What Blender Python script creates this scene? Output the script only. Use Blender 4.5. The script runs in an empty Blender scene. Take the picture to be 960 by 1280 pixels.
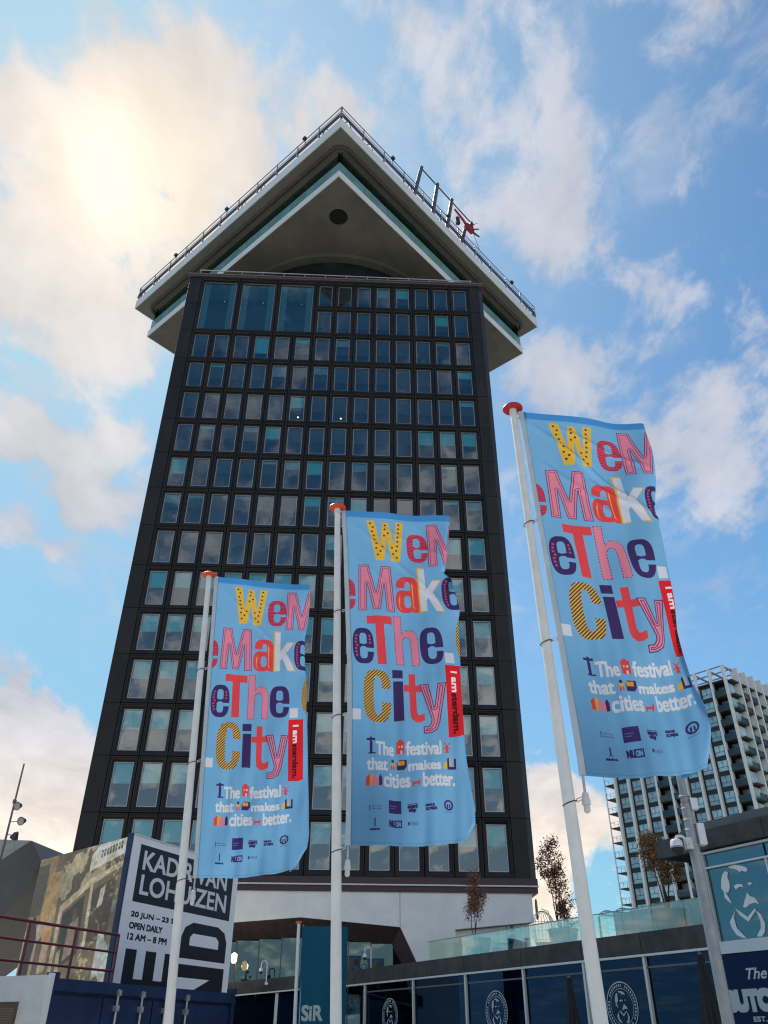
import bpy, bmesh, math, random
import numpy as np
from mathutils import Vector, Matrix
random.seed(7)
SC = bpy.context.scene
COL = SC.collection
E = 1.6                       # eye height: heights below are written as z + E
PI = math.pi

# ------------------------------------------------------------------ camera
cam = bpy.data.cameras.new('camera'); co = bpy.data.objects.new('camera', cam); COL.objects.link(co)
co.matrix_world = Matrix(((0.9999860, -0.0052909, 0.0, 0.0), (-0.0029187, -0.5516281, -0.8340851, 0.0),
                          (0.0044131, 0.8340734, -0.5516358, E), (0, 0, 0, 1)))
cam.sensor_fit = 'VERTICAL'; cam.sensor_height = 32.0; cam.lens = 32.0 * 1000 / 1280
cam.clip_start = 0.1; cam.clip_end = 5000
SC.camera = co
SC.view_settings.view_transform = 'Standard'; SC.view_settings.look = 'None'
SC.view_settings.exposure = 0.25; SC.view_settings.gamma = 1.0; SC.view_settings.use_curve_mapping = False
SC.render.engine = 'CYCLES'
SC.cycles.use_denoising = True
SC.cycles.max_bounces = 8; SC.cycles.transparent_max_bounces = 12
SC.cycles.caustics_reflective = False; SC.cycles.caustics_refractive = False
SC.cycles.filter_width = 1.2

def pixdir(x, y):
    """direction of a photograph pixel, used to say where clouds stand in the sky"""
    v = Vector((x - 480, 640 - y, -1000)); v.normalize()
    return co.matrix_world.to_3x3() @ v

# ------------------------------------------------------------------ sky
SUN_EL, SUN_AZ = 52.9, -33.1          # azimuth from +Y towards +X
w = bpy.data.worlds.new('World'); SC.world = w; w.use_nodes = True
NT = w.node_tree; NT.nodes.clear()
def N(nt, t, **k):
    n = nt.nodes.new(t)
    for a, b in k.items():
        setattr(n, a, b)
    return n
def L(nt, a, b): nt.links.new(a, b)
def M2(nt, op, a, b=None, c=None, clamp=False):
    n = N(nt, 'ShaderNodeMath', operation=op); n.use_clamp = clamp
    for i, v in enumerate((a, b, c)):
        if v is None: continue
        if isinstance(v, (int, float)): n.inputs[i].default_value = v
        else: L(nt, v, n.inputs[i])
    return n.outputs[0]
def V2(nt, op, a, b=None):
    n = N(nt, 'ShaderNodeVectorMath', operation=op)
    for i, v in enumerate((a, b)):
        if v is None: continue
        if isinstance(v, (tuple, list, Vector)): n.inputs[i].default_value = tuple(v)
        else: L(nt, v, n.inputs[i])
    return n.outputs['Value'] if op in ('DOT_PRODUCT', 'LENGTH') else n.outputs['Vector']
def MIX(nt, f, a, b):
    n = N(nt, 'ShaderNodeMix', data_type='RGBA')
    for i, v in ((0, f), (6, a), (7, b)):
        if isinstance(v, (int, float)): n.inputs[i].default_value = v
        elif isinstance(v, (tuple, list)): n.inputs[i].default_value = (*v[:3], 1)
        else: L(nt, v, n.inputs[i])
    return n.outputs[2]
def SMOOTH(nt, v, a, b):
    n = N(nt, 'ShaderNodeMapRange', interpolation_type='SMOOTHSTEP')
    L(nt, v, n.inputs[0]); n.inputs[1].default_value = a; n.inputs[2].default_value = b
    return n.outputs[0]
def NOISE(nt, vec, sc, det=6, rough=.55, dist=0.):
    n = N(nt, 'ShaderNodeTexNoise'); n.inputs['Scale'].default_value = sc
    n.inputs['Detail'].default_value = det; n.inputs['Roughness'].default_value = rough
    n.inputs['Distortion'].default_value = dist
    L(nt, vec, n.inputs['Vector']); return n.outputs['Fac']

SKY_TINT = (0.56, 1.16, 1.48)
sky = N(NT, 'ShaderNodeTexSky', sky_type='NISHITA'); sky.sun_disc = False
sky.sun_elevation = math.radians(SUN_EL); sky.sun_rotation = math.radians(SUN_AZ)
sky.altitude = 0; sky.air_density = 1.0; sky.dust_density = 0.6; sky.ozone_density = 1.6
tc = N(NT, 'ShaderNodeTexCoord'); D = V2(NT, 'NORMALIZE', tc.outputs['Generated'])
sep = N(NT, 'ShaderNodeSeparateXYZ'); L(NT, D, sep.inputs[0])
# cloud deck seen in perspective: project the direction on a high plane
zz = M2(NT, 'ADD', M2(NT, 'MAXIMUM', sep.outputs[2], 0.0), 0.22)
cmb = N(NT, 'ShaderNodeCombineXYZ')
L(NT, M2(NT, 'DIVIDE', sep.outputs[0], zz), cmb.inputs[0]); L(NT, M2(NT, 'DIVIDE', sep.outputs[1], zz), cmb.inputs[1])
mp = N(NT, 'ShaderNodeMapping'); mp.inputs['Rotation'].default_value = (0, 0, math.radians(-28))
mp.inputs['Scale'].default_value = (1.7, 1.15, 1); mp.inputs['Location'].default_value = (3.1, 1.7, 0.4)
L(NT, cmb.outputs[0], mp.inputs[0]); P = mp.outputs[0]
n1 = NOISE(NT, P, 2.9, 4, .5, .3)
n2 = NOISE(NT, P, 8.0, 10, .62, .2)
nsum = M2(NT, 'ADD', M2(NT, 'MULTIPLY', n1, .40), M2(NT, 'MULTIPLY', n2, .60))
BLOBS = [  # photograph pixel, angular radius (deg), weight: where the cloud banks and the clear gaps are
    (140, 230, 8, .22), (90, 130, 7, .08), (210, 120, 6, .09), (260, 160, 5, .08), (250, 60, 5, .04), (150, 20, 2.5, -.04), (50, 300, 2, -.06), (180, 20, 2.5, -.06), (60, 340, 6, .09), (110, 420, 4.5, .18), (320, 200, 4, .06), (390, 60, 3, .03),
    (30, 530, 1.8, .40), (100, 595, 1.9, .40), (150, 560, 1.6, .32), (15, 660, 1.8, .38), (110, 640, 1.7, .40), (165, 630, 1.6, .30), (70, 695, 1.2, .32), (65, 560, 1.2, .2), (20, 250, 4, .06),
    (550, 60, 3, .10), (480, 110, 3, .06), (600, 260, 3.5, .12), (540, 130, 4, .05),
    (720, 85, 3.5, .04), (740, 170, 3.5, .06), (690, 240, 4, .13), (690, 310, 3, .11), (770, 320, 3.5, .14), (850, 350, 3.5, .12), (890, 390, 2.5, .08), (640, 160, 3, .08),
    (900, 70, 3, .03), (920, 180, 3.5, .05), (930, 260, 2.5, .03), (880, 30, 3, .0), (820, 190, 2.5, .05), (700, 430, 3, .20), (660, 480, 2.5, .14), (840, 465, 2, .09),
    (900, 530, 3.5, .12), (950, 480, 3, .02), (850, 580, 4, .14), (740, 470, 3, .07), (660, 690, 3, .06), (900, 690, 3, .05), (870, 640, 3, .05),
    (430, 30, 2.5, -.07), (470, 60, 2, -.05), (620, 130, 2.5, -.05), (640, 210, 2.5, -.08), (665, 380, 3, -.10), (640, 300, 2, -.05), (800, 230, 2.2, -.16), (870, 300, 2, -.10), (820, 110, 2.5, -.14), (800, 30, 2.5, -.06),
    (760, 400, 3, -.08), (900, 440, 2.5, -.06), (640, 560, 4, -.10), (40, 780, 7, -.25), (140, 730, 4, -.15), (110, 850, 5, -.2), (40, 590, 1.6, -.06), (30, 460, 2.5, -.06), (200, 490, 2, -.08),
    (820, 780, 6, -.12), (700, 800, 8, -.12), (940, 780, 5, -.10), (50, 20, 4, -.14), (330, 10, 3, -.08), (20, 190, 3, -.08), (930, 620, 3, -.03), (200, 20, 3, -.06), (40, 420, 2, -.05), (60, 205, 1.6, -.06)]
sd = V2(NT, 'DOT_PRODUCT', D, pixdir(165, 215))
near_sun = M2(NT, 'EXPONENT', M2(NT, 'DIVIDE', M2(NT, 'SUBTRACT', sd, 1.0), 0.005))
wide_sun = M2(NT, 'EXPONENT', M2(NT, 'DIVIDE', M2(NT, 'SUBTRACT', sd, 1.0), 0.045))
acc = None
for (bx, by, r, wt) in BLOBS:
    d = V2(NT, 'DOT_PRODUCT', D, pixdir(bx, by))
    s2 = 1 - math.cos(math.radians(r))
    g = M2(NT, 'EXPONENT', M2(NT, 'DIVIDE', M2(NT, 'SUBTRACT', d, 1.0), s2))
    acc = M2(NT, 'MULTIPLY_ADD', g, wt * 1.5, acc if acc is not None else 0.0)
dens = M2(NT, 'MULTIPLY_ADD', M2(NT, 'MULTIPLY', SMOOTH(NT, sd, .15, -.45), SMOOTH(NT, sep.outputs[2], .12, .55)), .42, M2(NT, 'ADD', M2(NT, 'MULTIPLY_ADD', nsum, 2.0, -.5), acc))  # includes extra unseen cloud cover behind the camera, added to light the fronts
mask = SMOOTH(NT, dens, .49, .78)
nth = NOISE(NT, P, 6.5, 8, .60, .5)
thin = M2(NT, 'MULTIPLY', M2(NT, 'MULTIPLY', SMOOTH(NT, nth, .46, .70), SMOOTH(NT, n1, .40, .58)), SMOOTH(NT, sep.outputs[2], .30, .50))
mask = M2(NT, 'MAXIMUM', mask, M2(NT, 'MULTIPLY', thin, .75))
# cumulus standing low over the horizon, with firmer tops
lacc = None
for (bx, by, r, wt) in ((30, 990, 4.6, .44), (95, 1010, 4.0, .36), (-60, 980, 8, .40), (20, 1110, 5, .30), (-220, 1080, 10, .3), (705, 1015, 2.6, .42), (690, 1075, 3.2, .36), (640, 1130, 6, .3), (520, 1180, 7, .25), (1150, 1120, 9, .3),
                        (130, 1060, 3, -.20), (150, 1140, 4, -.10), (740, 1100, 2.4, -.30), (0, 1030, 1.2, -.1)):
    d = V2(NT, 'DOT_PRODUCT', D, pixdir(bx, by))
    g = M2(NT, 'EXPONENT', M2(NT, 'DIVIDE', M2(NT, 'SUBTRACT', d, 1.0), 1 - math.cos(math.radians(r))))
    lacc = M2(NT, 'MULTIPLY_ADD', g, wt, lacc if lacc is not None else 0.0)
nl = NOISE(NT, D, 11.0, 9, .60, .1)
band = SMOOTH(NT, sep.outputs[2], .34, .10)
ldens = M2(NT, 'ADD', M2(NT, 'ADD', M2(NT, 'MULTIPLY', nl, 1.3), lacc), M2(NT, 'MULTIPLY', band, .06))
mask = M2(NT, 'MAXIMUM', M2(NT, 'MULTIPLY', mask, M2(NT, 'MULTIPLY_ADD', wide_sun, .25, .75)), SMOOTH(NT, ldens, .88, 1.06))
# cloud shading: softly uneven, warmer near the hidden sun and near the horizon
nc = NOISE(NT, P, 3.6, 6, .6, .3)
shade = M2(NT, 'MULTIPLY_ADD', SMOOTH(NT, nc, .3, .7), .26, .84)
thick = SMOOTH(NT, dens, .6, 1.0)
ccol = MIX(NT, thick, (.60, .63, .72), (.74, .71, .73))
low = SMOOTH(NT, sep.outputs[2], .36, .10)
ccol = MIX(NT, M2(NT, 'MULTIPLY', low, .95), ccol, (1.18, 1.0, .82))
ccol = MIX(NT, M2(NT, 'MULTIPLY', wide_sun, .75), ccol, (.90, .80, .70))
anti = SMOOTH(NT, sd, .5, -.6)      # clouds opposite the sun, brightened as added fill light for camera-facing surfaces
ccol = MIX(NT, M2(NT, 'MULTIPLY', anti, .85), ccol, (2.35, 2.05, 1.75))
cs = N(NT, 'ShaderNodeVectorMath', operation='SCALE'); L(NT, ccol, cs.inputs[0]); L(NT, shade, cs.inputs['Scale'])
glow = N(NT, 'ShaderNodeVectorMath', operation='SCALE'); glow.inputs[0].default_value = (.34, .29, .17); L(NT, near_sun, glow.inputs['Scale'])
skt = V2(NT, 'MULTIPLY', sky.outputs[0], SKY_TINT)
SKY_STRENGTH = 0.10
skt = V2(NT, 'MINIMUM', V2(NT, 'MULTIPLY', MIX(NT, M2(NT, 'MULTIPLY', wide_sun, .5), (1, 1, 1), (1.1, .86, .76)), skt), (6.0, 7.2, 8.6))
vwide = M2(NT, 'EXPONENT', M2(NT, 'DIVIDE', M2(NT, 'SUBTRACT', sd, 1.0), 0.16))
skt = MIX(NT, M2(NT, 'MULTIPLY', SMOOTH(NT, sep.outputs[2], .75, .05), .55), skt, (3.6, 6.1, 8.3))
skt = MIX(NT, M2(NT, 'MULTIPLY', vwide, .75), skt, (4.9, 6.7, 8.2))
skt = MIX(NT, M2(NT, 'MULTIPLY', M2(NT, 'MULTIPLY', SMOOTH(NT, sd, .2, -.5), SMOOTH(NT, sep.outputs[2], .7, .0)), .7), skt, (6.6, 7.9, 8.9))   # pale haze added opposite the sun to make the fill light less blue
sks = N(NT, 'ShaderNodeVectorMath', operation='SCALE'); L(NT, skt, sks.inputs[0]); sks.inputs['Scale'].default_value = 1.0
cl_ = N(NT, 'ShaderNodeVectorMath', operation='SCALE'); L(NT, V2(NT, 'ADD', cs.outputs[0], glow.outputs[0]), cl_.inputs[0]); cl_.inputs['Scale'].default_value = 1 / SKY_STRENGTH
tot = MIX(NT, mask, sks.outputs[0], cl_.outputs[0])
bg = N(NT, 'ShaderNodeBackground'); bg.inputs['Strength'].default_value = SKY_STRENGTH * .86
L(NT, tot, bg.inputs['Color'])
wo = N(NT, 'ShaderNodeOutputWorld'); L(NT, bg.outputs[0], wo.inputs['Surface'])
try: w.cycles.sampling_method = 'MANUAL'; w.cycles.sample_map_resolution = 1024
except Exception: pass

# the sun, veiled by the bright cloud at upper left
sl = bpy.data.lights.new('sun', 'SUN'); sl.energy = 4.6; sl.angle = math.radians(12); sl.color = (1, .93, .82)
so = bpy.data.objects.new('sun', sl); COL.objects.link(so)
el, azr = math.radians(SUN_EL), math.radians(SUN_AZ)
sv = Vector((math.cos(el) * math.sin(azr), math.cos(el) * math.cos(azr), math.sin(el)))
so.rotation_euler = sv.to_track_quat('Z', 'Y').to_euler()

# ------------------------------------------------------------------ materials
MATS = {}
def mat(name, col, rough=.6, metal=0., spec=.5, var=.12, vscale=3., bump=0., bscale=40., transl=0., emit=None):
    if name in MATS: return MATS[name]
    m = bpy.data.materials.new(name); m.use_nodes = True; nt = m.node_tree
    b = nt.nodes['Principled BSDF']
    b.inputs['Roughness'].default_value = rough; b.inputs['Metallic'].default_value = metal
    b.inputs['Specular IOR Level'].default_value = spec
    t = N(nt, 'ShaderNodeTexCoord'); o = t.outputs['Object']
    n = NOISE(nt, o, vscale, 8, .6)
    lo = tuple(c * (1 - var) for c in col); hi = tuple(min(1, c * (1 + var)) for c in col)
    L(nt, MIX(nt, SMOOTH(nt, n, .3, .7), lo, hi), b.inputs['Base Color'])
    r = M2(nt, 'MULTIPLY_ADD', n, .2, rough - .1, clamp=True); L(nt, r, b.inputs['Roughness'])
    if bump:
        bp = N(nt, 'ShaderNodeBump'); bp.inputs['Strength'].default_value = bump; bp.inputs['Distance'].default_value = .01
        L(nt, NOISE(nt, o, bscale, 5, .6), bp.inputs['Height']); L(nt, bp.outputs[0], b.inputs['Normal'])
    if emit:
        b.inputs['Emission Color'].default_value = (*emit[0], 1); b.inputs['Emission Strength'].default_value = emit[1]
    if transl:
        tr = N(nt, 'ShaderNodeBsdfTranslucent'); L(nt, b.inputs['Base Color'].links[0].from_socket, tr.inputs[0])
        ms = N(nt, 'ShaderNodeMixShader'); ms.inputs[0].default_value = transl
        L(nt, b.outputs[0], ms.inputs[1]); L(nt, tr.outputs[0], ms.inputs[2]); L(nt, ms.outputs[0], nt.nodes['Material Output'].inputs[0])
    MATS[name] = m; return m
def glass(name, tint=(.6, .8, .8), refl=.25, rough=.015, bump=.0, fres=1.0, rcol=(1, 1, 1)):
    """a pane that lets you see in and mirrors the sky"""
    m = bpy.data.materials.new(name); m.use_nodes = True; nt = m.node_tree; nt.nodes.remove(nt.nodes['Principled BSDF'])
    tr = N(nt, 'ShaderNodeBsdfTransparent'); tr.inputs[0].default_value = (*tint, 1)
    gl = N(nt, 'ShaderNodeBsdfGlossy'); gl.inputs['Roughness'].default_value = rough; gl.inputs[0].default_value = (*rcol, 1)
    lw = N(nt, 'ShaderNodeLayerWeight'); lw.inputs[0].default_value = .25
    f = M2(nt, 'MULTIPLY_ADD', lw.outputs['Fresnel'], fres * .6, refl, clamp=True)
    t = N(nt, 'ShaderNodeTexCoord')
    bp = N(nt, 'ShaderNodeBump'); bp.inputs['Strength'].default_value = .25; bp.inputs['Distance'].default_value = bump or .004
    L(nt, NOISE(nt, t.outputs['Object'], .8, 2, .5), bp.inputs['Height']); L(nt, bp.outputs[0], gl.inputs['Normal'])
    ms = N(nt, 'ShaderNodeMixShader'); L(nt, f, ms.inputs[0]); L(nt, tr.outputs[0], ms.inputs[1]); L(nt, gl.outputs[0], ms.inputs[2])
    L(nt, ms.outputs[0], nt.nodes['Material Output'].inputs[0]); MATS[name] = m; return m

mat('dark_cladding', (.020, .020, .022), .42, spec=.4, var=.35, vscale=.7, bump=.15, bscale=12)
def cladding(name, a, b, rough):
    m = bpy.data.materials.new(name); m.use_nodes = True; nt = m.node_tree; bs = nt.nodes['Principled BSDF']
    t = N(nt, 'ShaderNodeTexCoord'); oi = N(nt, 'ShaderNodeObjectInfo'); mpn = N(nt, 'ShaderNodeMapping'); mpn.inputs['Scale'].default_value = (5, 5, .35)
    L(nt, V2(nt, 'ADD', t.outputs['Object'], oi.outputs['Location']), mpn.inputs[0])
    n1_ = NOISE(nt, mpn.outputs[0], 1.0, 6, .6); n2_ = NOISE(nt, V2(nt, 'ADD', t.outputs['Object'], oi.outputs['Location']), .5, 6, .6)
    f = M2(nt, 'ADD', M2(nt, 'MULTIPLY', SMOOTH(nt, n1_, .35, .75), .45), M2(nt, 'ADD', M2(nt, 'MULTIPLY', SMOOTH(nt, n2_, .3, .7), .3), M2(nt, 'MULTIPLY', oi.outputs['Random'], .25)))
    L(nt, MIX(nt, f, a, b), bs.inputs['Base Color']); L(nt, M2(nt, 'MULTIPLY_ADD', n1_, .3, rough - .15), bs.inputs['Roughness']); bs.inputs['Specular IOR Level'].default_value = .3
    MATS[name] = m
del MATS['dark_cladding']; cladding('dark_cladding', (.010, .009, .009), (.032, .029, .027), .5)
mat('frame_aluminium', (.33, .34, .36), .4, .6, var=.1)
mat('blind_teal', (.20, .78, .82), .8, var=.05, transl=.2)
mat('blind_grey', (.42, .50, .52), .8, var=.05, transl=.2)
mat('interior_dark', (.10, .12, .14), .9, var=.4, vscale=.5)
mat('interior_ceiling', (.70, .72, .70), .8, var=.1)
mat('soffit', (.215, .21, .195), .55, var=.18, vscale=.35, bump=.1, bscale=5)
mat('roof_soffit', (.25, .245, .23), .6, var=.08, vscale=.4)
mat('fascia_white', (.88, .85, .78), .5, var=.05, vscale=.6, bump=.05)
mat('gutter_brown', (.11, .080, .080), .45, var=.2)
mat('recess_black', (.018, .017, .018), .6, var=.2)
mat('steel_grey', (.10, .10, .115), .5, .0, var=.15)
mat('rail_grey', (.30, .30, .32), .4, .5, var=.1)
mat('beam_violet', (.10, .09, .12), .5, .2, var=.15)
mat('coping_pink', (.24, .20, .22), .4, .3, var=.1)
mat('coping_white', (.62, .60, .60), .4, .1, var=.05)
mat('maroon', (.045, .012, .024), .4, var=.2)
mat('plaster_white', (.86, .84, .80), .75, var=.06, vscale=.8, bump=.4, bscale=6)
mat('swing_red', (.40, .018, .025), .4, var=.15)
mat('black_rubber', (.018, .018, .02), .5, var=.2)
mat('pole_white', (.76, .75, .72), .36, var=.06, vscale=5, bump=.08)
mat('cap_red', (.50, .025, .02), .45, var=.12, vscale=6)
mat('cap_bright', (.80, .07, .022), .42, var=.12, vscale=6)
mat('cap_orange', (.75, .12, .03), .45, var=.12, vscale=6)
mat('sleeve_white', (.60, .68, .74), .7, var=.06, transl=.3)
mat('cord_black', (.03, .03, .03), .6)
mat('clip_white', (.65, .65, .65), .5)
mat('concrete_dark', (.060, .056, .052), .8, var=.4, vscale=1.2, bump=.4, bscale=14)
mat('white_frame', (.66, .67, .66), .45, var=.05)
mat('white_line', (.72, .70, .64), .5, var=.05)
mat('container_blue', (.006, .020, .070), .4, var=.25, vscale=1.5, bump=.1)
mat('container_white', (.62, .62, .60), .5, var=.08)
mat('galvanised', (.45, .47, .48), .4, .6, var=.2, vscale=10)
mat('galvanised_pole', (.30, .31, .32), .45, .5, var=.15, vscale=4)
mat('railing_red', (.13, .010, .017), .4, var=.2)
mat('tile_pale', (.42, .43, .42), .5, var=.1, vscale=.6)
mat('metal_dim', (.12, .12, .125), .5, .3, var=.12, vscale=.5)
mat('lamp_black', (.04, .04, .045), .4, .3)
mat('lamp_lens', (.35, .35, .36), .15, var=.3)
mat('cream_fin', (.90, .87, .80), .5, .0, var=.06)
mat('spandrel_dark', (.022, .023, .025), .5, var=.2)
mat('balcony_dark', (.055, .05, .045), .7, var=.2)
mat('pergola_grey', (.35, .30, .30), .6, var=.1)
mat('leaf_rust', (.34, .15, .08), .7, var=.5, vscale=9, transl=.25)
mat('leaf_brown', (.24, .11, .055), .7, var=.5, vscale=9, transl=.25)
mat('leaf_ochre', (.34, .18, .06), .7, var=.5, vscale=5, transl=.25)
mat('bark', (.07, .05, .04), .9, var=.3, vscale=8, bump=.3)
mat('planter_grey', (.20, .22, .22), .6, var=.12)
mat('parasol_black', (.016, .016, .018), .75, var=.3, vscale=6)
mat('print_white', (.78, .78, .74), .5, var=.03)
mat('print_dim', (.52, .54, .54), .5, var=.05)
mat('wire_white', (.7, .7, .66), .5)
mat('tarp_grey', (.22, .23, .25), .6, var=.1)
mat('fabric_pale', (.55, .58, .52), .8, var=.1, transl=.3)
mat('paving', (.42, .38, .32), .85, var=.2, vscale=.5, bump=.3, bscale=4)
mat('earth', (.16, .16, .14), .9, var=.3, vscale=.02)
mat('bulb_warm', (1, .8, .5), .5, emit=((1, .60, .28), 3.2))
mat('bulb_spot', (1, .8, .5), .5, emit=((1, .70, .40), 2.5))
mat('camera_white', (.72, .72, .74), .3, var=.04)
mat('dome_tinted', (.02, .015, .03), .35, spec=.3)
mat('lid_violet', (.30, .20, .45), .5)
glass('window_glass', (.57, .80, .82), .17, rcol=(.80, .87, .90), bump=.012)
glass('crown_glass', (.38, .62, .60), .20, rcol=(.66, .86, .82), bump=.01)
glass('shop_glass', (.05, .12, .20), .06, rcol=(.16, .34, .62))
glass('teal_glass', (.30, .55, .62), .14, rcol=(.55, .80, .90))
glass('rail_glass', (.90, .95, .93), .08, rcol=(.85, .92, .89))
glass('flat_glass', (.30, .38, .37), .07, rcol=(.6, .68, .66))
glass('entrance_glass', (.25, .36, .36), .12, rcol=(.6, .8, .8))
mat('balustrade_teal', (.20, .42, .42), .12, spec=.8, var=.25, vscale=.35, transl=.15)
mat('pane_backing', (.38, .62, .68), .8, var=.25, vscale=.6)

# ------------------------------------------------------------------ mesh helpers
class MB:
    def __init__(s): s.v = []; s.f = []; s.m = []
    def box(s, x0, y0, z0, x1, y1, z1, m=0):
        b = len(s.v)
        s.v += [(x0, y0, z0), (x1, y0, z0), (x1, y1, z0), (x0, y1, z0), (x0, y0, z1), (x1, y0, z1), (x1, y1, z1), (x0, y1, z1)]
        s.f += [tuple(b + i for i in q) for q in ((3, 2, 1, 0), (4, 5, 6, 7), (0, 1, 5, 4), (1, 2, 6, 5), (2, 3, 7, 6), (3, 0, 4, 7))]
        s.m += [m] * 6; return s
    def tube(s, p0, p1, r0, r1=None, n=8, m=0, cap=True):
        r1 = r0 if r1 is None else r1
        a, b_ = Vector(p0), Vector(p1); d = (b_ - a).normalized()
        u = d.orthogonal().normalized(); v = d.cross(u); b = len(s.v)
        for (c, r) in ((a, r0), (b_, r1)):
            for k in range(n):
                t = 2 * PI * k / n; q = c + (u * math.cos(t) + v * math.sin(t)) * r; s.v.append(tuple(q))
        for k in range(n):
            s.f.append((b + k, b + (k + 1) % n, b + n + (k + 1) % n, b + n + k)); s.m.append(m)
        if cap:
            s.f.append(tuple(b + k for k in reversed(range(n)))); s.m.append(m)
            s.f.append(tuple(b + n + k for k in range(n))); s.m.append(m)
        return s
    def path(s, pts, r, n=6, m=0):
        for a, b in zip(pts[:-1], pts[1:]): s.tube(a, b, r, r, n, m)
        return s
    def lathe(s, prof, c=(0, 0, 0), n=20, m=0):
        b = len(s.v)
        for (r, z) in prof:
            for k in range(n):
                t = 2 * PI * k / n; s.v.append((c[0] + r * math.cos(t), c[1] + r * math.sin(t), c[2] + z))
        for i in range(len(prof) - 1):
            for k in range(n):
                s.f.append((b + i * n + k, b + i * n + (k + 1) % n, b + (i + 1) * n + (k + 1) % n, b + (i + 1) * n + k)); s.m.append(m)
        s.f.append(tuple(b + k for k in reversed(range(n)))); s.m.append(m)
        s.f.append(tuple(b + (len(prof) - 1) * n + k for k in range(n))); s.m.append(m)
        return s
    def prism(s, poly, y0, y1, m=0):
        """polygon in (x, z), extruded along y"""
        n = len(poly); b = len(s.v)
        for y in (y0, y1): s.v += [(p[0], y, p[1]) for p in poly]
        s.f.append(tuple(b + k for k in range(n))); s.f.append(tuple(b + n + k for k in reversed(range(n)))); s.m += [m, m]
        for k in range(n): s.f.append((b + k, b + n + k, b + n + (k + 1) % n, b + (k + 1) % n)); s.m.append(m)
        return s
    def quad(s, *p, m=0):
        b = len(s.v); s.v += [tuple(q) for q in p]; s.f.append(tuple(range(b, b + len(p)))); s.m.append(m); return s
    def mesh(s, name, mats, smooth=False, fixn=True):
        me = bpy.data.meshes.new(name); me.from_pydata(s.v, [], s.f)
        for mm in (mats if isinstance(mats, (list, tuple)) else [mats]): me.materials.append(MATS[mm])
        for p, i in zip(me.polygons, s.m): p.material_index = i
        if fixn:
            bm = bmesh.new(); bm.from_mesh(me); bmesh.ops.recalc_face_normals(bm, faces=bm.faces); bm.to_mesh(me); bm.free()
        if smooth:
            me.polygons.foreach_set('use_smooth', [True] * len(me.polygons))
            try: me.set_sharp_from_angle(angle=math.radians(40))
            except Exception: pass
        me.update(); return me
    def build(s, name, mats, parent=None, loc=(0, 0, 0), smooth=False, rot=None):
        return inst(name, s.mesh(name, mats, smooth), parent, loc, rot)
def inst(name, me, parent=None, loc=(0, 0, 0), rot=None):
    o = bpy.data.objects.new(name, me); COL.objects.link(o); o.location = loc
    if rot is not None: o.rotation_euler = rot
    if parent is not None: o.parent = parent
    return o
def thing(name, label, cat, loc=(0, 0, 0), rotz=0., group=None):
    o = bpy.data.objects.new(name, None); COL.objects.link(o); o.location = loc; o.rotation_euler = (0, 0, math.radians(rotz))
    o.empty_display_size = .3
    return tag(o, label, cat, group)
def tag(o, label, cat, group=None):
    o['label'] = label; o['category'] = cat
    if group: o['group'] = group
    return o
def B(*a): return MB().box(*a)
def bevel_box(name, m, parent, a, b, w_=.01, loc=(0, 0, 0)):
    bm = bmesh.new(); mb = B(*a, *b); me = mb.mesh(name, m); bm.from_mesh(me)
    bmesh.ops.bevel(bm, geom=bm.edges[:], offset=w_, segments=1, affect='EDGES'); bm.to_mesh(me); bm.free()
    return inst(name, me, parent, loc)

# ------------------------------------------------------------------ flat print (drawn here, no files)
_glyph = {}
def glyphs(txt, shear=0.):
    key = (txt, shear)
    if key not in _glyph:
        cu = bpy.data.curves.new('tmp', 'FONT'); cu.body = txt; cu.resolution_u = 4; cu.shear = shear
        ob = bpy.data.objects.new('tmp', cu); COL.objects.link(ob)
        me = ob.to_mesh(); me.calc_loop_triangles()
        v = np.array([q.co[:2] for q in me.vertices]); t = np.array([q.vertices[:] for q in me.loop_triangles])
        ob.to_mesh_clear(); bpy.data.objects.remove(ob); bpy.data.curves.remove(cu)
        v -= v.min(0); v /= v.max(0); _glyph[key] = v[t]
    return _glyph[key]
def fill(tris, H, W):
    m = np.zeros((H, W), bool)
    for a, b, c in tris:
        x0, x1 = int(max(0, min(a[0], b[0], c[0]) - 1)), int(min(W, max(a[0], b[0], c[0]) + 2))
        y0, y1 = int(max(0, min(a[1], b[1], c[1]) - 1)), int(min(H, max(a[1], b[1], c[1]) + 2))
        if x1 <= x0 or y1 <= y0: continue
        X, Y = np.meshgrid(np.arange(x0, x1) + .5, np.arange(y0, y1) + .5)
        def e(p, q): return (q[0] - p[0]) * (Y - p[1]) - (q[1] - p[1]) * (X - p[0])
        e1, e2, e3 = e(a, b), e(b, c), e(c, a)
        m[y0:y1, x0:x1] |= ((e1 >= 0) & (e2 >= 0) & (e3 >= 0)) | ((e1 <= 0) & (e2 <= 0) & (e3 <= 0))
    return m
def dil(m, r, sq=False):
    if r <= 0: return m
    o = m.copy(); ri = int(math.ceil(r))
    for dy in range(-ri, ri + 1):
        for dx in range(-ri, ri + 1):
            if (sq or dx * dx + dy * dy <= r * r + .3) and (dx or dy):
                o |= np.roll(np.roll(m, dy, 0), dx, 1)
    return o
def ero(m, r): return ~dil(~m, r)
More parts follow.
